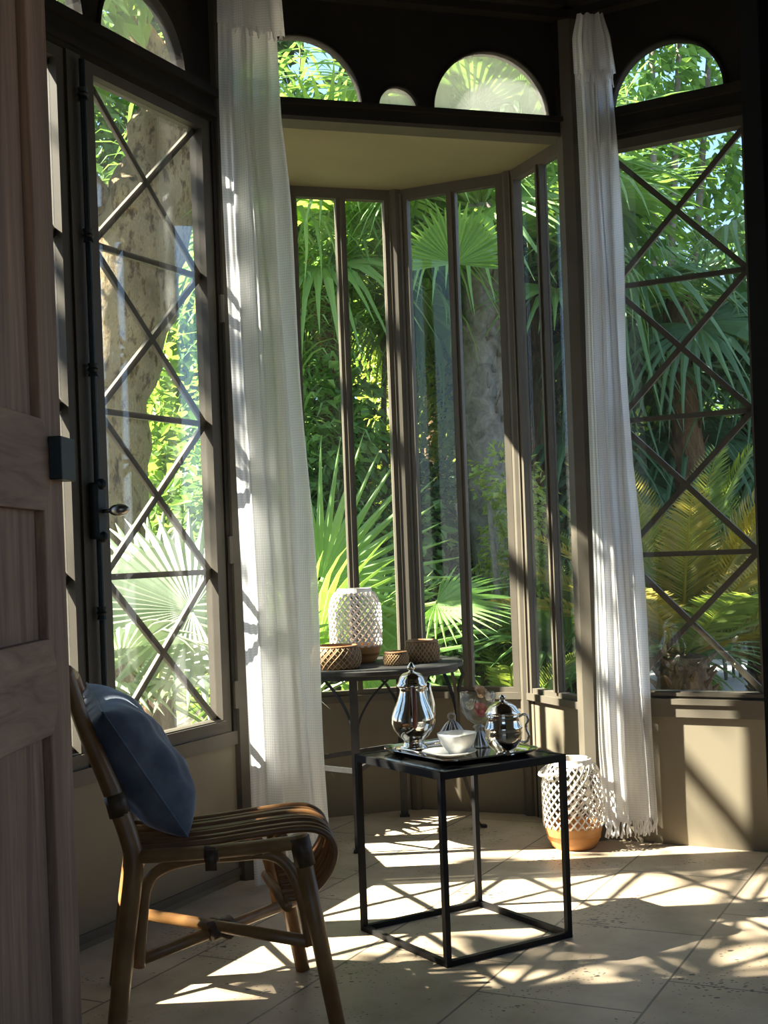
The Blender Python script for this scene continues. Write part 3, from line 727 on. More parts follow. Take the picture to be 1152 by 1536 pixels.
# coffee pot with a dark wood handle towards us
cp = Vector((.066,3.700,TZ)); s_ = 1.0
pot = thing('coffee_pot','pear-shaped silver coffee pot with dark wooden handle on the tray','pot',tuple(cp))
body = [(.0001,.0),(.040,.0),(.043,.004),(.036,.010),(.028,.016),(.030,.024),(.046,.038),(.058,.055),(.064,.075),(.062,.095),(.053,.118),(.043,.140),(.037,.160),(.036,.172),(.040,.178),(.0001,.178)]
obj('body', MB().lathe(body,40,cp), M['silver'], pot, smooth=True)
lid = [(.0001,.176),(.043,.177),(.045,.183),(.040,.189),(.038,.195),(.034,.206),(.024,.216),(.010,.220),(.006,.224),(.011,.229),(.012,.235),(.007,.242),(.003,.247),(.0001,.249)]
obj('lid', MB().lathe(lid,36,cp), M['silver'], pot, smooth=True)
hd = Vector((.05,-1,0)).normalized()
hp = [cp+hd*r+Vector((0,0,z)) for r,z in ((.034,.168),(.052,.176),(.066,.172),(.072,.150),(.074,.120),(.073,.090),(.068,.074),(.056,.070))]
obj('handle', MB().tube(catmull(hp,5),[.005]*3+[.0078]*33,10) if False else MB().tube(catmull(hp,5),.0072,10), M['mahogany'], pot, smooth=True, label='dark red wooden handle')
sd = Vector((.75,.66,0)).normalized()
sp = [cp+sd*r+Vector((0,0,z)) for r,z in ((.050,.070),(.066,.090),(.068,.120),(.062,.150),(.060,.168),(.066,.180))]
pp = catmull(sp,4); obj('spout', MB().tube(pp,[.019-.009*i/(len(pp)-1) for i in range(len(pp))],12), M['silver'], pot, smooth=True)

# white cup and saucer
scp = Vector((.160,3.540,TZ))
sau = thing('saucer','white porcelain saucer under the cup on the silver tray','saucer',tuple(scp))
obj('dish', MB().lathe([(.0001,.001),(.035,.0),(.040,.001),(.060,.008),(.074,.012),(.076,.014),(.072,.0145),(.058,.011),(.040,.005),(.0001,.004)],40,scp), M['porcelain'], sau, smooth=True)
cpp = scp+Vector((.022,-.004,.0055))
cup = thing('cup','plain white porcelain cup standing on its saucer','cup',tuple(cpp))
obj('bowl', MB().lathe([(.0001,.0),(.024,.0),(.025,.005),(.034,.014),(.045,.030),(.052,.052),(.0525,.058),(.050,.057),(.043,.032),(.032,.016),(.0001,.010)],40,cpp,lambda r,z,t:r*(1+.035*math.cos(4*t)*min(1,z/.03))), M['porcelain'], cup, smooth=True)

# covered sugar bowl with a fluted lid and ring
sg_ = Vector((.180,3.765,TZ))
su = thing('sugar_bowl','small silver bowl with a fluted bell lid and ring finial, behind the cup','bowl',tuple(sg_))
obj('bowl', MB().lathe([(.0001,0),(.022,0),(.024,.004),(.020,.007),(.029,.014),(.035,.023),(.037,.028),(.034,.028),(.0001,.024)],36,sg_), M['silver'], su, smooth=True)
obj('lid', MB().lathe([(.0001,.027),(.037,.028),(.036,.032),(.030,.040),(.025,.048),(.018,.058),(.010,.066),(.004,.069),(.0001,.070)],60,sg_,lambda r,z,t:r*(1+.10*math.cos(14*t))), M['nickel'], su, smooth=True)
obj('finial', MB().tube([sg_+Vector((.010*math.sin(t),0,.078-.010*math.cos(t))) for t in [2*PI*k/20 for k in range(21)]],.0028,8), M['nickel'], su, smooth=True)

# glass goblet with roses
gb = Vector((.253,3.690,TZ))
go = thing('goblet','footed cut-glass goblet filled with rose heads on the silver tray','goblet',tuple(gb))
obj('glass_bowl', MB().lathe([(.0001,.062),(.012,.064),(.030,.076),(.045,.098),(.051,.125),(.050,.156),(.048,.156),(.048,.126),(.042,.100),(.028,.080),(.0001,.068)],40,gb,lambda r,z,t:r*(1+.025*math.cos(12*t)*(1 if z<.15 else .2))), M['goblet'], go, smooth=True)
obj('foot', MB().lathe([(.0001,0),(.034,0),(.034,.004),(.030,.010),(.020,.026),(.013,.040),(.010,.050),(.016,.056),(.010,.062),(.0001,.064)],48,gb,lambda r,z,t:r*(1+.09*math.cos(12*t))), M['nickel'], go, smooth=True)
def rose(name, label, mat, c, r, tilt):
    m = MB(); rnd = random.Random(hash(label)%1000 if False else len(label))
    R = Matrix.Rotation(tilt[0],3,'X') @ Matrix.Rotation(tilt[1],3,'Y')
    for k in range(16):
        t = k*2.4; q = k/15; rr = r*(.15+.75*q); op = .25+.85*q; w_ = r*(.45+.45*q); h = r*(.95-.1*q)
        o = len(m.v); n1,n2 = 5,4
        for i in range(n1+1):
            for j in range(n2+1):
                a = (i/n1-.5)*2; b = j/n2; taper = math.sin(PI*(.18+.72*b))**.6
                ang = t+a*taper*w_/(rr+.3*r)*.9
                rad = rr*(.25+.75*b**.8)+ .12*r*b*b*op
                m.v.append(tuple(R@Vector((rad*math.cos(ang),rad*math.sin(ang),h*b*(1-.12*a*a)-r*.5-.18*r*op*max(0,b-.7)*3))+Vector(c)))
        for i in range(n1):
            for j in range(n2): p = o+i*(n2+1)+j; m.f.append((p,p+n2+1,p+n2+2,p+1))
    m.sphere((c[0],c[1],c[2]-r*.35),r*.42,10,6)
    return tag(obj(name, m, mat, smooth=True, org=c), label, 'flower')
rose('rose','coral pink rose head low inside the glass goblet',M['rose_pink'],tuple(gb+Vector((.008,-.014,.106))),.025,(.9,.2))
rose('rose','cream rose head on the left inside the glass goblet',M['rose_cream'],tuple(gb+Vector((-.022,-.008,.124))),.023,(.3,-.6))
rose('rose','peach rose head standing above the goblet rim',M['rose_peach'],tuple(gb+Vector((.010,.0,.158))),.026,(.5,.3))
rose('rose','pale cream rose head at the goblet rim nearest the silver pot',M['rose_cream'],tuple(gb+Vector((.030,-.004,.146))),.020,(.3,.8))

# lidded silver pot
sv = Vector((.308,3.515,TZ))
sp_ = thing('sugar_pot','squat lidded silver pot with a scrolled side handle, foremost on the tray','pot',tuple(sv))
obj('body', MB().lathe([(.0001,0),(.030,0),(.032,.005),(.026,.010),(.028,.014),(.042,.026),(.050,.044),(.052,.062),(.050,.070),(.053,.074),(.050,.079),(.046,.090),(.044,.104),(.048,.112),(.0001,.112)],40,sv), M['silver'], sp_, smooth=True)
obj('lid', MB().lathe([(.0001,.110),(.049,.112),(.049,.117),(.044,.122),(.036,.134),(.022,.144),(.009,.148),(.006,.152),(.010,.156),(.009,.162),(.0001,.166)],36,sv), M['silver'], sp_, smooth=True)
for hdv in (Vector((1,-.12,0)).normalized(),):
    hp = [sv+hdv*r+Vector((0,0,z)) for r,z in ((.044,.104),(.056,.110),(.066,.106),(.068,.092),(.062,.080),(.064,.066),(.069,.054),(.066,.040),(.056,.034),(.048,.036))]
    obj('handle', MB().tube(catmull(hp,5),.0036,8), M['silver'], sp_, smooth=True)

# ------------------------------------------------------------------ round iron console in the bay
kc = Vector((-.075,4.895,0)); KR = .36; KH = .655
kt = thing('console_table','round dark iron table with curved legs standing in the bay','table',tuple(kc))
obj('table_top', MB().lathe([(.0001,KH-.020),(KR-.012,KH-.020),(KR,KH-.016),(KR,KH-.003),(KR-.004,KH),(.0001,KH)],64,kc), M['iron'], kt, auto=40)
obj('apron', MB().lathe([(KR-.05,KH-.034),(KR-.02,KH-.034),(KR-.02,KH-.018),(KR-.05,KH-.018),(KR-.05,KH-.034)],64,kc), M['iron'], kt)
def strip(pts, w, th, side):
    m = MB(); side = Vector(side).normalized()
    pts = catmull(pts,5)
    for a,b in zip(pts,pts[1:]): m.bar(a,b+(b-a)*.06,w,th,up=side.cross((b-a).normalized()))
    return m
legs = [(Vector((-.128,4.612,0)),0),(Vector((.045,5.215,0)),0)]
for p,_ in legs:
    m = MB(); m.bar(p+Vector((0,0,.006)),p+Vector((0,0,KH-.02)),.030,.012,up=(0,1,0)); m.bar(p,p+Vector((0,0,.008)),.040,.030,up=(0,1,0))
    obj('leg', m, M['iron'], kt)
    tn = Vector((-(p-kc).y,(p-kc).x,0)).normalized(); rd = Vector(((p-kc).x,(p-kc).y,0)).normalized()
    for sg in (1,-1):
        q = [p+tn*sg*a-rd*(.06*abs(a)/.13)+Vector((0,0,z)) for a,z in ((.006,.43),(.022,.485),(.055,.545),(.098,.595),(.130,.625),(.150,.636))]
        obj('bracket', strip(q,.012,.008,rd), M['iron'], kt)
for ang in (8,188):
    rd = Vector((math.cos(math.radians(ang)),math.sin(math.radians(ang)),0)); tn = Vector((-rd.y,rd.x,0))
    q = [kc+rd*r+Vector((0,0,z)) for r,z in ((KR-.02,KH-.02),(KR+.004,.60),(KR-.010,.555),(KR-.020,.48),(KR-.022,.38),(KR-.012,.24),(KR+.018,.12),(KR+.035,.05),(KR+.050,.012),(KR+.075,.006))]
    obj('leg', strip(q,.026,.010,tn), M['iron'], kt)
    for sg in (1,-1):
        q2 = [kc+rd*(KR-.018-.05*abs(a)/.14)+tn*sg*a+Vector((0,0,z)) for a,z in ((.006,.40),(.022,.47),(.055,.54),(.098,.595),(.130,.625),(.150,.636))]
        obj('bracket', strip(q2,.012,.008,rd), M['iron'], kt)
m = MB(); zz = .292
pL = kc+Vector((math.cos(math.radians(188)),math.sin(math.radians(188)),0))*(KR-.02)
m.bar(legs[0][0]+Vector((0,0,zz)),pL+Vector((0,0,zz)),.010,.018); m.bar(legs[0][0]+Vector((0,0,zz)),legs[1][0]+Vector((0,0,zz)),.010,.018)
m.bar(legs[1][0]+Vector((0,0,zz)),pL+Vector((0,0,zz)),.010,.018)
obj('stretcher', m, M['iron'], kt)

# lattice lanterns
def lantern(name, label, c, R, H, base_h, n=22, handle=None):
    t = thing(name, label, 'lantern', tuple(c), 'woven bamboo lanterns')
    c = Vector(c)
    def rad(z):
        f = z/H
        if f < base_h/H: return R*(.70+.30*(f/(base_h/H))**.6)
        g = (f-base_h/H)/(1-base_h/H)
        return R*(1.0+.02*math.sin(PI*g)) if g < .62 else R*(1.0-.36*((g-.62)/.38)**2.0)
    b = [(.0001,0)]+[(rad(base_h*k/8),base_h*k/8) for k in range(9)]+[(R*.93,base_h),(R*.90,base_h*.4),(.0001,base_h*.25)]
    obj('base', MB().lathe(b,40,c), M['wood_base'], t, smooth=True, label='honey coloured wooden base')
    m = MB()
    for fam in (1,-1):
        for k in range(n):
            t0 = 2*PI*k/n; st_ = 18; o = len(m.v)
            for i in range(st_+1):
                z = base_h*.92+(H*.945-base_h*.92)*i/st_; th = t0+fam*1.75*i/st_
                r = rad(z)+ (.0012 if fam>0 else -.0012)
                hw = .0027
                for s2 in (-1,1):
                    for dr in (0,.0016):
                        a = th+s2*hw/r*.8; zz2 = z - s2*fam*hw*.6
                        m.v.append((c.x+(r+dr)*math.cos(a),c.y+(r+dr)*math.sin(a),c.z+zz2))
            for i in range(st_):
                p = o+i*4
                m.f += [(p+1,p+3,p+7,p+5),(p,p+4,p+6,p+2),(p,p+1,p+5,p+4),(p+2,p+6,p+7,p+3)]
    obj('lattice', m, M['whitecane'], t)
    rt = rad(H)*1.0
    obj('collar', MB().lathe([(rt*1.08,H*.93),(rt*1.10,H*.935),(rt*1.06,H*.985),(rt*1.05,H),(rt*.98,H),(rt*.98,H*.93),(rt*1.08,H*.93)],36,c), M['whitecane'], t, smooth=False)
    if handle:
        hv = Vector(handle); q = []
        tv = Vector((-hv.y,hv.x,0)).normalized()
        for k in range(15):
            a = PI*k/14; q.append(c+tv*rt*1.08*math.cos(a)+Vector((hv.x,hv.y,0))*math.sin(a)+Vector((0,0,H*.955+hv.z*math.sin(a))))
        obj('handle', MB().tube(q,.006,6), M['whitecane'], t)
        mm = MB()
    return t
lantern('lantern','small white woven lantern on the round iron table', (-.120,4.945,KH), .098, .285, .068, 24)
lantern('lantern','larger white woven lantern standing on the floor beside the right curtain', (.640,4.585,0), .105, .315, .085, 24, (-.115,-.05,-.035))

# wicker baskets
def basket(label, c, R, H, rim):
    t = thing('wicker_basket', label, 'basket', tuple(c), 'wicker baskets on the iron table'); c = Vector(c)
    def rad(z): f = z/H; return R*(.80+.20*math.sin(PI*min(1,.12+f*.80))**.8)
    pr = [(.0001,0)]+[(rad(H*k/10),H*k/10) for k in range(11)]+[(rad(H)*.92,H),(rad(H)*.90,H*.5),(.0001,H*.12)]
    obj('body', MB().lathe(pr,40,c), M['wicker'], t, smooth=True)
    m = MB(); n = 26
    for fam in (1,-1):
        for k in range(n):
            pts = []
            for i in range(9):
                z = H*(.03+.94*i/8); a = 2*PI*k/n+fam*.8*i/8; r = rad(z)+.001; pts.append((c.x+r*math.cos(a),c.y+r*math.sin(a),c.z+z))
            m.tube(pts,.0016,5)
    obj('weave', m, M['wicker_light'], t, smooth=True)
    m = MB(); 
    q = [(c.x+rad(H)*rim*math.cos(2*PI*k/40),c.y+rad(H)*rim*math.sin(2*PI*k/40),c.z+H) for k in range(41)]
    obj('rim', m.tube(q,.006,8), M['wicker'], t, smooth=True)
basket('wide wicker basket on the iron table, nearest the left curtain', (-.190,4.710,KH), .092, .080, .97)
basket('tiny round wicker basket on the iron table, in the middle', (.030,4.765,KH), .046, .046, .97)
basket('round wicker basket at the right end of the iron table', (.130,4.855,KH), .066, .078, .97)

# ------------------------------------------------------------------ garden
m = MB(); gx = [-14+.5*i for i in range(61)]; gy = [-9.0+.5*i for i in range(75)]
def gz(x,y):
    lim = 7.2+max(0,(x-.9))*3.2; return -.14+max(0,min(y-lim,9))*.34+ .03*math.sin(x*2.1+y*1.7)
for y in gy:
    for x in gx: m.v.append((x,y,gz(x,y)))
for j in range(len(gy)-1):
    for i in range(len(gx)-1): p = j*len(gx)+i; m.f.append((p,p+1,p+len(gx)+1,p+len(gx)))
struct('garden_ground', m, M['ground'], smooth=True)
struct('garden_path', MB().prism([(1.7,9.3),(7,8.2),(7.5,11.5),(2.4,12.6)], -.16, -.075), M['path'])

def leafcloud(m, rnd, c, rad, n, L, wd, shell=.35, updir=0):
    for _ in range(n):
        while True:
            p = Vector((rnd.uniform(-1,1),rnd.uniform(-1,1),rnd.uniform(-1,1)))
            if shell*shell < p.length_squared < 1: break
        q = Vector((c[0]+p.x*rad[0],c[1]+p.y*rad[1],c[2]+p.z*rad[2]))
        d = (p.normalized()*.8+Vector((rnd.gauss(0,.6),rnd.gauss(0,.6),rnd.gauss(-.15+updir,.5)))).normalized()
        sd = d.cross(Vector((rnd.gauss(0,.6),rnd.gauss(0,.6),1))).normalized()
        up = sd.cross(d)
        l = L*rnd.uniform(.6,1.25); w_ = wd*rnd.uniform(.7,1.2)
        m.add([q,q+d*l*.45+sd*w_+up*w_*.35,q+d*l-up*l*.12,q+d*l*.45-sd*w_+up*w_*.35],[(0,1,2),(0,2,3)])

def broadleaf(name, label, cat, x, y, h, r, n, mat, L=.13, wd=.035, trunk_mat='bark_palm', seed=1, z0=0, group=None, clumps=9, low=.1):
    rnd = random.Random(seed); zb = gz(x,y)
    t = thing(name, label, cat, (x,y,zb), group)
    m = MB()
    for k in range(clumps):
        a = rnd.uniform(0,2*PI); f = math.sqrt(rnd.random())*r*.7; z = h*(low+(.92-low)*((k+.5)/clumps))
        leafcloud(m, rnd, (x+f*math.cos(a),y+f*math.sin(a)*.7,zb+z), (r*.62,r*.55,min(r*.6,h*.22)), n//clumps, L, wd)
    obj('foliage', m, M[mat], t)
    m = MB()
    for k in range(4):
        a = rnd.uniform(0,2*PI); b = Vector((x+.05*math.cos(a),y+.05*math.sin(a),zb-.05)); e = Vector((x+r*.5*math.cos(a),y+r*.4*math.sin(a),zb+h*.8))
        mid = b.lerp(e,.5)+Vector((rnd.uniform(-.1,.1),rnd.uniform(-.1,.1),.1))
        m.tube(catmull([b,mid,e],4),[.012*h**.7*(1-.07*i)+.008 for i in range(9)],6)
    obj('stem', m, M[trunk_mat], t, smooth=True)
    return t

# fan palm frond meshes
def fan_mesh(name, seed, R=.55, A=125, n=30, Lp=.5, join=.5, droop=.15, mat=None, pleat=.018):
    rnd = random.Random(seed); m = MB(); da = 2*A/n
    for i in range(n):
        a = -A+da*(i+.5); Ri = R*(.78+.22*math.cos(math.radians(a)*.75))*rnd.uniform(.93,1.05)
        td = droop*rnd.uniform(.6,1.7)
        rings = [(.03,1),(join*.5,1),(join,1),(join+(1-join)*.35,.55),(join+(1-join)*.72,.30),(1.0,.03)]
        o = len(m.v)
        for f,wf in rings:
            r = Ri*f
            rw = R*min(f,join)*math.radians(da)/2*wf*1.02 if f > join else r*math.radians(da)/2*1.02
            z = -td*R*max(0,f-join*.6)**2*2.2; cx = math.cos(math.radians(a)); sx = math.sin(math.radians(a))
            for s2 in (-1,0,1):
                zz = z+(pleat*min(1,f/join)*wf if s2==0 else 0)
                m.v.append((Lp+r*cx-s2*rw*sx, r*sx+s2*rw*cx, zz + .10*R*math.sin(math.radians(abs(a))*.7)*f))
        for k in range(len(rings)-1):
            p = o+k*3; m.f += [(p,p+1,p+4,p+3),(p+1,p+2,p+5,p+4)]
    me = m.mesh(name, mat=mat)
    return me
def petiole_mesh(Lp, r=.009):
    m = MB().tube([(0,0,0),(Lp*.5,0,.01),(Lp,0,0)],[r*1.6,r,r*.7],6)
    return m.mesh('petiole', mat=M['petiole'])
def orient(az, el, roll=0): return (Matrix.Rotation(az,4,'Z') @ Matrix.Rotation(-el,4,'Y') @ Matrix.Rotation(roll,4,'X'))
def fan_palm(label, x, y, h, fr, R, Lp, mat, seed, trunk='bark_fibre', tr=.09, group='fan palms in the garden', extra=None, lo=-.55, hi=1.25, n=None, droop=.2, join=.5):
    rnd = random.Random(seed); zb = gz(x,y)
    t = thing('fan_palm', label, 'palm', (x,y,zb), group)
    m = MB(); pts = [Vector((x+.03*math.sin(k*.9+seed),y,zb-.08+(h+.08)*k/8)) for k in range(9)]
    rr = [tr*(1.15-.2*k/8)+.012*(k%2) for k in range(9)]
    m.tube(pts, rr, 12)
    if h > .8:
        for k in range(46):
            z = zb+h*(.25+.75*k/46); a = rnd.uniform(0,2*PI); p = Vector((x+tr*math.cos(a)*.95,y+tr*math.sin(a)*.95,z))
            m.tube([p,p+Vector((.05*math.cos(a),.05*math.sin(a),.09))],[.016,.004],5)
    obj('trunk', m, M[trunk], t, smooth=True)
    ms = [fan_mesh('frond', seed*10+i, R*rnd.uniform(.9,1.1), 128, n or 30, Lp, join, droop*rnd.uniform(.6,1.6), M[mat]) for i in range(3)]
    pm = petiole_mesh(Lp)
    specs = extra or [(k*2.399+rnd.uniform(-.2,.2), lo+(hi-lo)*(k+.5)/fr+rnd.uniform(-.12,.12), rnd.uniform(-.3,.3)) for k in range(fr)]
    for k,(az,el,ro) in enumerate(specs):
        o = bpy.data.objects.new('frond', ms[k%3]); C.objects.link(o); o.parent = t
        o.matrix_local = Matrix.Translation((0,0,h)) @ orient(az,el,ro)
        o2 = bpy.data.objects.new('stalk', pm); C.objects.link(o2); o2.parent = o
    return t

def aimed(t, crown, hub, axis, normal, R, mat, seed, A=110, n=28, join=.45, droop=.08):
    """one open frond of palm t: a curved stalk from the crown to the hub, the blade spread about it"""
    o0 = Vector(t['_o']); X = Vector(axis).normalized(); Z = Vector(normal); Z = (Z-X*Z.dot(X)).normalized(); Y = Z.cross(X)
    me = fan_mesh('frond', seed, R, A, n, 0, join, droop, M[mat], .014)
    o = bpy.data.objects.new('frond', me); C.objects.link(o); o.parent = t
    mw = Matrix.Translation(Vector(hub)-o0) @ Matrix((X,Y,Z)).transposed().to_4x4(); o.matrix_local = mw
    inv = mw.inverted(); a = Vector(crown)-o0; b = Vector(hub)-o0; mid = a.lerp(b,.55)+Vector((0,0,.10))
    m = MB().tube([inv@p for p in catmull([a,mid,b],6)],.011,6)
    q = bpy.data.objects.new('stalk', m.mesh('stalk', mat=M['petiole'])); C.objects.link(q); q.parent = o

def pinnate_mesh(name, L, Lf, n, curl, mat, seed, width=.011, vee=.35):
    rnd = random.Random(seed); m = MB(); pts = []; p = Vector((0,0,0)); e = 0; st = 40
    for i in range(st+1):
        pts.append(p.copy()); e = -curl*(i/st)**1.5; p = p+Vector((math.cos(e),0,math.sin(e)))*L/st
    m.tube(pts,[.010*(1-.8*i/st)+.0015 for i in range(st+1)],5)
    for i in range(n):
        f = .10+.89*i/(n-1); k = min(st-1,int(f*st)); q = pts[k].lerp(pts[k+1], f*st-k); tg = (pts[k+1]-pts[k]).normalized(); up = Vector((-tg.z,0,tg.x))
        l = Lf*(math.sin(PI*(.10+.86*f))**.7+.08)
        for sg in (1,-1):
            d = (Vector((0,sg,0))*.86+tg*(.42+.4*f)+up*vee*rnd.uniform(.7,1.2)).normalized(); sd = tg*width*.5
            dd = -up*l*.22
            m.add([q-sd*.6,q+sd*.6,q+d*l*.5+sd+dd*.1,q+d*l+dd,q+d*l*.5-sd+dd*.1],[(0,1,2,3),(0,3,4)])
    return m.mesh(name, mat=mat)
def cycad(label, x, y, h, fr, L, Lf, mat, seed, tr=.14, lo=.1, hi=1.3, extra=None, curl=1.0):
    rnd = random.Random(seed); zb = gz(x,y); t = thing('cycad', label, 'cycad', (x,y,zb), 'cycads in the garden')
    m = MB(); m.lathe([(.0001,-.1),(tr,-.1),(tr*1.08,h*.3),(tr,h*.7),(tr*.8,h),(.0001,h+.04)],16,(x,y,zb))
    for k in range(70):
        a = k*2.4; z = h*(k+1)/71; p = Vector((x+tr*math.cos(a),y+tr*math.sin(a),zb+z)); m.tube([p-Vector((math.cos(a),math.sin(a),0))*.02,p+Vector((math.cos(a)*.03,math.sin(a)*.03,.045))],[.020,.006],5)
    obj('trunk', m, M['bark_fibre'], t, smooth=False)
    ms = [pinnate_mesh('frond', L*rnd.uniform(.9,1.1), Lf, 52, curl*rnd.uniform(.7,1.3), M[mat] if i<2 else M['leaf_cycad'], seed*7+i) for i in range(3)]
    specs = extra or [(k*2.399, lo+(hi-lo)*((k+.5)/fr)+rnd.uniform(-.1,.1), rnd.uniform(-.2,.2)) for k in range(fr)]
    for k,(az,el,ro) in enumerate(specs):
        o = bpy.data.objects.new('frond', ms[k%3]); C.objects.link(o); o.parent = t; o.matrix_local = Matrix.Translation((0,0,h)) @ orient(az,el,ro)
    return t
def strappy(name, label, cat, x, y, z0, h, n, L, wd, mat, seed, spread=.5, group=None):
    """tall clump of long arching strap leaves"""
    rnd = random.Random(seed); zb = gz(x,y); t = thing(name, label, cat, (x,y,zb), group); m = MB(); cm = MB()
    for k in range(12):
        a = rnd.uniform(0,2*PI); b = Vector((x+.12*math.cos(a),y+.12*math.sin(a),zb-.04)); e = Vector((x+spread*rnd.uniform(.2,1)*math.cos(a),y+spread*rnd.uniform(.2,1)*math.sin(a),zb+h*rnd.uniform(.8,1)))
        cm.tube(catmull([b,b.lerp(e,.5)+Vector((0,0,h*.02)),e],4),[.014-.001*i for i in range(9)],5)
        for j in range(n//12):
            f = rnd.uniform(z0,1); q = b.lerp(e,f); d = Vector((rnd.gauss(0,1),rnd.gauss(0,1),rnd.uniform(.0,.9))).normalized(); l = L*rnd.uniform(.6,1.2); sd = d.cross(Vector((0,0,1))).normalized()*wd*.5
            p0 = q; p1 = q+d*l*.4; p2 = q+d*l*.75+Vector((0,0,-l*.13)); p3 = q+d*l*.95+Vector((0,0,-l*.38))
            m.add([p0-sd*.5,p0+sd*.5,p1+sd,p1-sd,p2+sd*.75,p2-sd*.75,p3],[(0,1,2,3),(3,2,4,5),(5,4,6)])
    obj('foliage', m, M[mat], t); obj('stem', cm, M['stem'], t, smooth=True)
    return t

# plane tree outside the left window
px_,py_ = -1.60,7.2
pt_ = thing('plane_tree','big leaning tree with flaking pale bark outside the left window','tree',(px_,py_,gz(px_,py_)))
tp = [Vector((-1.62,7.2,-.3)),Vector((-1.58,7.2,.5)),Vector((-1.545,7.2,1.4)),Vector((-1.50,7.2,2.0)),Vector((-1.38,7.2,2.6)),Vector((-1.22,7.2,3.1)),Vector((-1.06,7.25,3.6)),Vector((-.93,7.3,4.3)),Vector((-.90,7.4,5.4))]
cpt = catmull(tp,6); m = MB()
rad_ = [.28-.05*min(1,i/8)+.012*math.sin(i*1.7)+(.05*math.exp(-((i-25)/5)**2)) -.12*max(0,(i-34)/14) for i in range(len(cpt))]
m.tube(cpt, rad_, 22)
rn = random.Random(3)
for i,v in enumerate(m.v):
    q = Vector(v); k = .014*math.sin(q.z*9+q.x*30)+.012*math.sin(q.z*4+q.x*14+2); m.v[i] = (q.x+k,q.y+k*.5,q.z)
m.sphere((-1.30,7.02,3.05),.13,12,8,(1,.8,1.1))
obj('trunk', m, M['bark_plane'], pt_, smooth=True)
m = MB()
br = [[(-1.35,7.2,2.9),(-1.75,6.9,3.4),(-2.4,6.2,4.2),(-3.3,4.6,5.0),(-4.3,3.2,5.4)],[(-1.1,7.25,3.8),(-1.6,7.0,4.5),(-2.3,7.0,5.2)],[(-1.0,7.3,4.4),(-.5,7.0,5.0),(.2,6.8,5.5)],[(-1.05,7.3,4.2),(-1.0,6.6,4.6),(-1.3,5.9,5.1)]]
for b in br:
    q = catmull(b,5); m.tube(q,[.085-.065*i/len(q) for i in range(len(q))],9)
obj('branch', m, M['bark_plane'], pt_, smooth=True)
m = MB(); rn = random.Random(5)
for c,r,n in (((-1.5,6.6,4.3),(.8,.5,.45),520),((-2.3,6.7,4.7),(.7,.4,.5),190),((-1.2,8.1,5.4),(1.4,.8,.5),300),((-.3,6.9,5.4),(.9,.7,.5),330),((-1.75,6.7,3.75),(.38,.4,.30),240),((-2.1,6.5,3.4),(.3,.4,.5),170),((-1.4,5.9,4.9),(.8,.6,.5),420),
              ((-4.4,2.78,5.5),(.8,.64,1.0),640),((-4.3,4.3,6.0),(.9,.5,.5),110),((-3.6,5.6,6.2),(.8,.5,.4),80)):  # out-of-view clumps, added with the first limb to block sun at the windows
    leafcloud(m, rn, c, r, n, .17, .055, .1)
obj('foliage', m, M['leaf_plane'], pt_)

fp11 = fan_palm('large pale fan palm close outside the left window, beside the tree trunk', -1.00,5.55,.60,9,.52,.40,'leaf_fan_blue',11,tr=.10,
   extra=[(.9,.30,.1),(2.5,.75,.0),(3.3,.35,.3),(-.9,.2,.0),(.1,-.2,.2),(-1.8,.5,.2),(1.7,1.2,0),(4.2,.1,.2),(-.35,-.5,.1)], droop=.25, join=.62)
fp12 = fan_palm('low bright fan palm right behind the bay window and the small lantern', -.40,6.45,.50,9,.66,.34,'leaf_fan_bright',12,tr=.10,
   extra=[(-1.2,1.05,.2),(-.35,.45,.9),(.3,.7,-.6),(2.6,.8,.2),(3.4,.45,.2),(-2.2,.9,.1),(1.4,1.1,.2),(.05,-.1,.2),(-2.9,.1,.3)], droop=.16, join=.45)
fp13 = fan_palm('tall fan palm with a thick grey trunk behind the bay', .68,8.0,3.05,22,.75,.70,'leaf_fan',13,'bark_palm',.125,droop=.35)
fan_palm('fan palm with a brown fibrous trunk, seen through the right side of the bay', 1.06,8.6,2.75,20,.70,.65,'leaf_fan',14,'bark_fibre',.085,droop=.4)
fan_palm('slim dark-trunked fan palm behind the centre of the bay', .42,9.6,2.7,20,.75,.70,'leaf_fan',15,'bark_fibre',.075,droop=.35)
fan_palm('fan palm with hanging leaves behind the left panes of the bay', -.32,8.2,2.75,20,.70,.60,'leaf_fan_bright',16,'bark_fibre',.08,droop=.4)
fan_palm('big dark fan palm high in the right window', 2.05,8.6,2.85,15,.75,.62,'leaf_fan_dark',17,'bark_fibre',.10,droop=.45,lo=-.8,hi=.9)
fan_palm('dark fan palm at the right edge of the right window', 2.75,9.4,2.15,16,.75,.65,'leaf_fan_dark',18,'bark_fibre',.10,droop=.4,lo=-.8,hi=1.1)
fan_palm('fan palm half hidden behind the right curtain', 1.62,9.4,2.1,22,.80,.70,'leaf_fan_dark',19,'bark_fibre',.10,droop=.4,lo=-.7,hi=1.1)
fan_palm('young fan palm low behind the right side of the bay', 1.18,7.3,.35,12,.55,.45,'leaf_fan',20,'bark_fibre',.07,droop=.2,lo=.2)

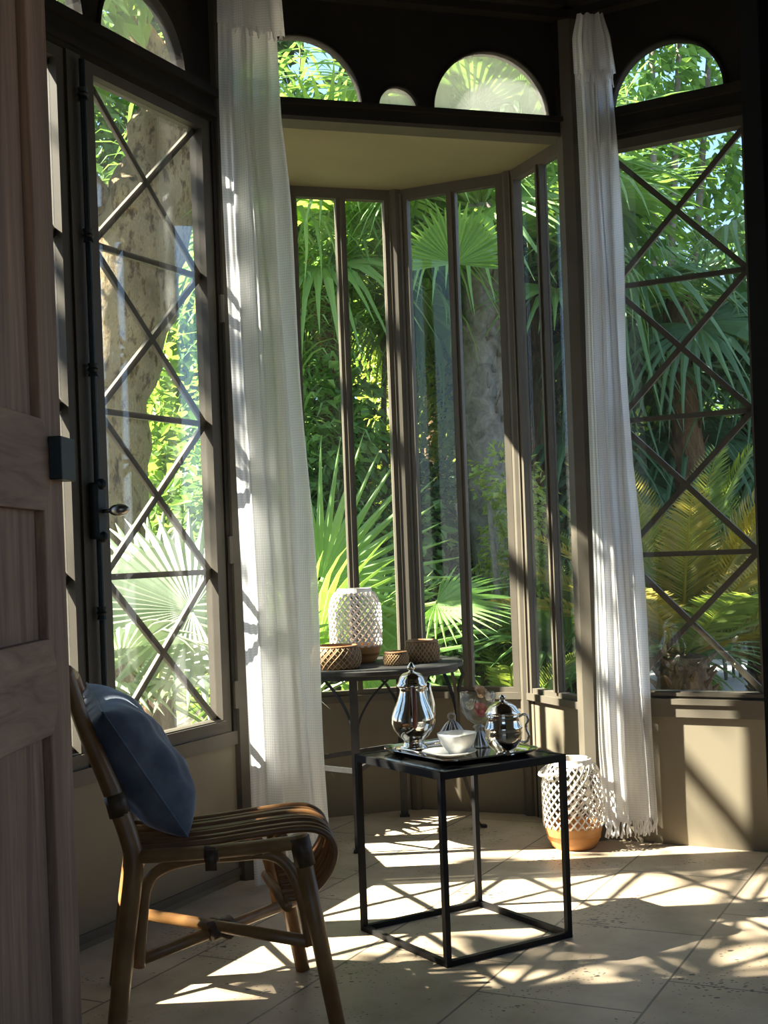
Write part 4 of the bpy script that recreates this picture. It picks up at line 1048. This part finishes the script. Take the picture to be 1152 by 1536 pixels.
aimed(fp12, (-.40,6.45,.42), W(481,872,6.3), (.50,-.12,.86), (.05,-1,.12), .74, 'leaf_fan_bright', 71, A=112, join=.40)
aimed(fp12, (-.40,6.45,.42), W(655,905,6.2), (.85,-.3,-.05), (.1,-.5,.85), .42, 'leaf_fan_bright', 72, A=100)
aimed(fp11, (-1.0,5.55,.52), W(288,915,5.35), (-.96,-.1,.16), (-.05,-.72,.68), .62, 'leaf_fan_blue', 73, A=120, n=34, join=.62)
aimed(fp13, (.68,8.0,3.15), W(682,396,6.2), (.02,-.50,.86), (0,.86,.50), .31, 'leaf_fan', 74, A=100, join=.7)
cycad('golden green cycad with a shaggy stump in the right window', 1.56,6.8,.58,28,1.25,.21,'leaf_cycad_gold',31,.15,.35,1.4,curl=.55)
cycad('green cycad outside the bay, behind the rose goblet', .66,6.75,.15,20,.85,.15,'leaf_cycad',32,.10,.0,1.25)
cycad('cycad outside the far right pane of the bay', 1.08,7.8,.45,20,1.0,.17,'leaf_cycad',33,.12,.1,1.3)
cycad('cycad at the right edge of the garden path', 2.35,7.9,.45,22,1.1,.18,'leaf_cycad_gold',34,.13,.3,1.35,curl=.6)

strappy('bamboo_clump','clump of long strap leaves behind the left panes of the bay','bamboo',-.75,8.6,.25,4.3,2200,.42,.030,'leaf_strap',41,.9)
strappy('bamboo_clump','clump of long strap leaves behind the right panes of the bay','bamboo',1.35,9.8,.25,4.4,2200,.42,.030,'leaf_strap',42,.9)
strappy('bamboo_clump','clump of long strap leaves high at the back of the right window','bamboo',2.9,10.6,.25,3.6,1800,.42,.030,'leaf_strap',43,.9)

g = 'shrubs on the garden bank'
broadleaf('shrub','glossy green shrub behind the low fan palm','shrub',-.55,7.9,2.0,.75,6120,'leaf_shrub',0.088,0.029,seed=51,group=g)
broadleaf('shrub','bright green shrub right of the tree trunk outside the left window','shrub',-1.25,8.6,2.9,.8,7140,'leaf_plane',0.112,0.034,seed=52,group=g)
broadleaf('shrub','dark shrub behind the tree trunk outside the left window','shrub',-2.3,9.6,3.4,1.1,8160,'leaf_deep',0.112,0.034,seed=53,group=g)
broadleaf('shrub','yellow green shrub behind the slim dark palm trunk','shrub',.45,10.4,2.6,.9,7140,'leaf_yellow',0.096,0.029,seed=54,group=g)
broadleaf('shrub','dark leafy shrub between the grey trunk and the slim palm','shrub',.28,8.4,1.35,.6,4420,'leaf_deep',0.064,0.019,seed=55,group=g)
broadleaf('shrub','yellow green shrub behind the far right pane of the bay','shrub',1.75,10.8,2.6,.8,6120,'leaf_yellow',0.080,0.025,seed=56,group=g)
broadleaf('shrub','deep green shrub beyond the garden path','shrub',3.6,13.2,2.2,1.2,7140,'leaf_deep',0.104,0.032,seed=57,group=g)
broadleaf('shrub','dark shrub beyond the cycads in the right window','shrub',2.55,13.4,2.6,1.2,7140,'leaf_deep',0.104,0.032,seed=58,group=g)
broadleaf('shrub','low shrub on the bank behind the round iron table','shrub',.95,10.2,1.4,.7,4420,'leaf_shrub',0.072,0.024,seed=59,group=g)
broadleaf('shrub','pale feathery shrub in front of the grey palm trunk behind the bay','shrub',.60,7.35,1.75,.34,2600,'leaf_yellow',.050,.014,seed=71,group=g)
broadleaf('shrub','golden shrub beside the slim palm, seen through the bay','shrub',.22,9.0,2.7,.42,2800,'leaf_yellow',.075,.022,seed=72,group=g)
broadleaf('shrub','small leafy shrub low behind the round wicker basket','shrub',.15,7.3,.95,.40,2200,'leaf_shrub',.06,.020,seed=73,group=g)
strappy('bamboo_clump','clump of narrow strap leaves right behind the grey palm trunk','bamboo',.95,9.3,.2,3.6,2000,.36,.022,'leaf_strap',44,.8)
strappy('bamboo_clump','clump of narrow strap leaves nearest the left panes of the bay','bamboo',-.45,7.6,.35,3.3,1500,.34,.020,'leaf_strap',45,.55)
g = 'trees beyond the garden'
broadleaf('tree','dense tree beyond the garden, behind the left window','tree',-3.6,12.5,4.4,1.7,8840,'leaf_shrub',0.176,0.060,seed=61,group=g)
broadleaf('tree','dense dark tree beyond the garden, behind the left of the bay','tree',-1.3,12.8,6.8,1.7,11900,'leaf_deep',0.176,0.060,seed=62,group=g)
broadleaf('tree','dense tree beyond the garden, behind the middle of the bay','tree',.7,13.0,6.2,1.7,11900,'leaf_shrub',0.176,0.060,seed=63,group=g)
broadleaf('tree','tree beyond the garden, behind the right curtain','tree',3.15,14.0,8.2,1.3,8840,'leaf_shrub',0.160,0.051,seed=64,group=g)
broadleaf('tree','airy yellow green tree at the right edge of the garden','tree',5.2,14.4,6.0,1.2,4080,'leaf_yellow',0.144,0.043,seed=65,group=g)
m = MB(); rn = random.Random(9)
for k,(x,y,r,lab) in enumerate(((2.55,8.9,.13,'pale stone nearest the cycad stump'),(2.85,9.15,.17,'largest pale stone at the edge of the garden path'),(3.1,8.8,.10,'small pale stone right of the largest one'))):
    m = MB(); m.sphere((x,y,gz(x,y)+r*.35),r,14,9,(1.2,.9,.75))
    m.v = [(a+.12*r*math.sin(b*40+c*30),b+.1*r*math.sin(a*35),c+.12*r*math.sin(a*50+b*20)) for a,b,c in m.v]
    tag(obj('garden_stone', m, M['stone'], smooth=True, org=(x,y,gz(x,y))), lab, 'stone', 'stones beside the path')

# ------------------------------------------------------------------ light, sky, camera
EL = math.radians(47); AZ = Vector((1,.03,0)).normalized()
d = Vector((AZ.x*math.cos(EL),AZ.y*math.cos(EL),-math.sin(EL)))
su_ = bpy.data.lights.new('sun','SUN'); su_.energy = 18.0; su_.angle = math.radians(.6); su_.color = (1.0,.93,.80)
so = bpy.data.objects.new('sun', su_); C.objects.link(so); so.rotation_euler = d.to_track_quat('-Z','Y').to_euler(); so.location = (-6,4,8)
wd = bpy.data.worlds.new('sky'); scn.world = wd; wd.use_nodes = True; nt = wd.node_tree; nt.nodes.clear()
o = nt.nodes.new('ShaderNodeOutputWorld'); b = nt.nodes.new('ShaderNodeBackground')
t = nt.nodes.new('ShaderNodeTexCoord'); sp = nt.nodes.new('ShaderNodeSeparateXYZ'); nt.links.new(t.outputs['Generated'], sp.inputs[0])
r = ramp(nt,[(.0,(.64,.64,.64)),(.10,(.38,.52,.73)),(.30,(.24,.43,.76)),(.6,(.34,.44,.62)),(1,(.42,.46,.54))]); nt.links.new(sp.outputs[2], r.inputs[0])
b.inputs['Strength'].default_value = 1.15
nt.links.new(r.outputs[0], b.inputs[0]); nt.links.new(b.outputs[0], o.inputs[0])

cam = bpy.data.cameras.new('camera'); co = bpy.data.objects.new('camera', cam); C.objects.link(co)
cam.sensor_fit = 'AUTO'; cam.sensor_width = 36; cam.lens = F*36/1536; cam.shift_y = 62/1536; cam.clip_start = .05
c, s = math.cos(ROLL), math.sin(ROLL)
co.matrix_world = Matrix(((c,s,0,0),(0,0,-1,0),(-s,c,0,EYE),(0,0,0,1)))
scn.camera = co
scn.view_settings.view_transform = 'Standard'; scn.view_settings.look = 'None'; scn.view_settings.gamma = 1; scn.view_settings.use_curve_mapping = False
scn.view_settings.exposure = 1.27
for r in _roots:
    if '_o' in r: del r['_o']
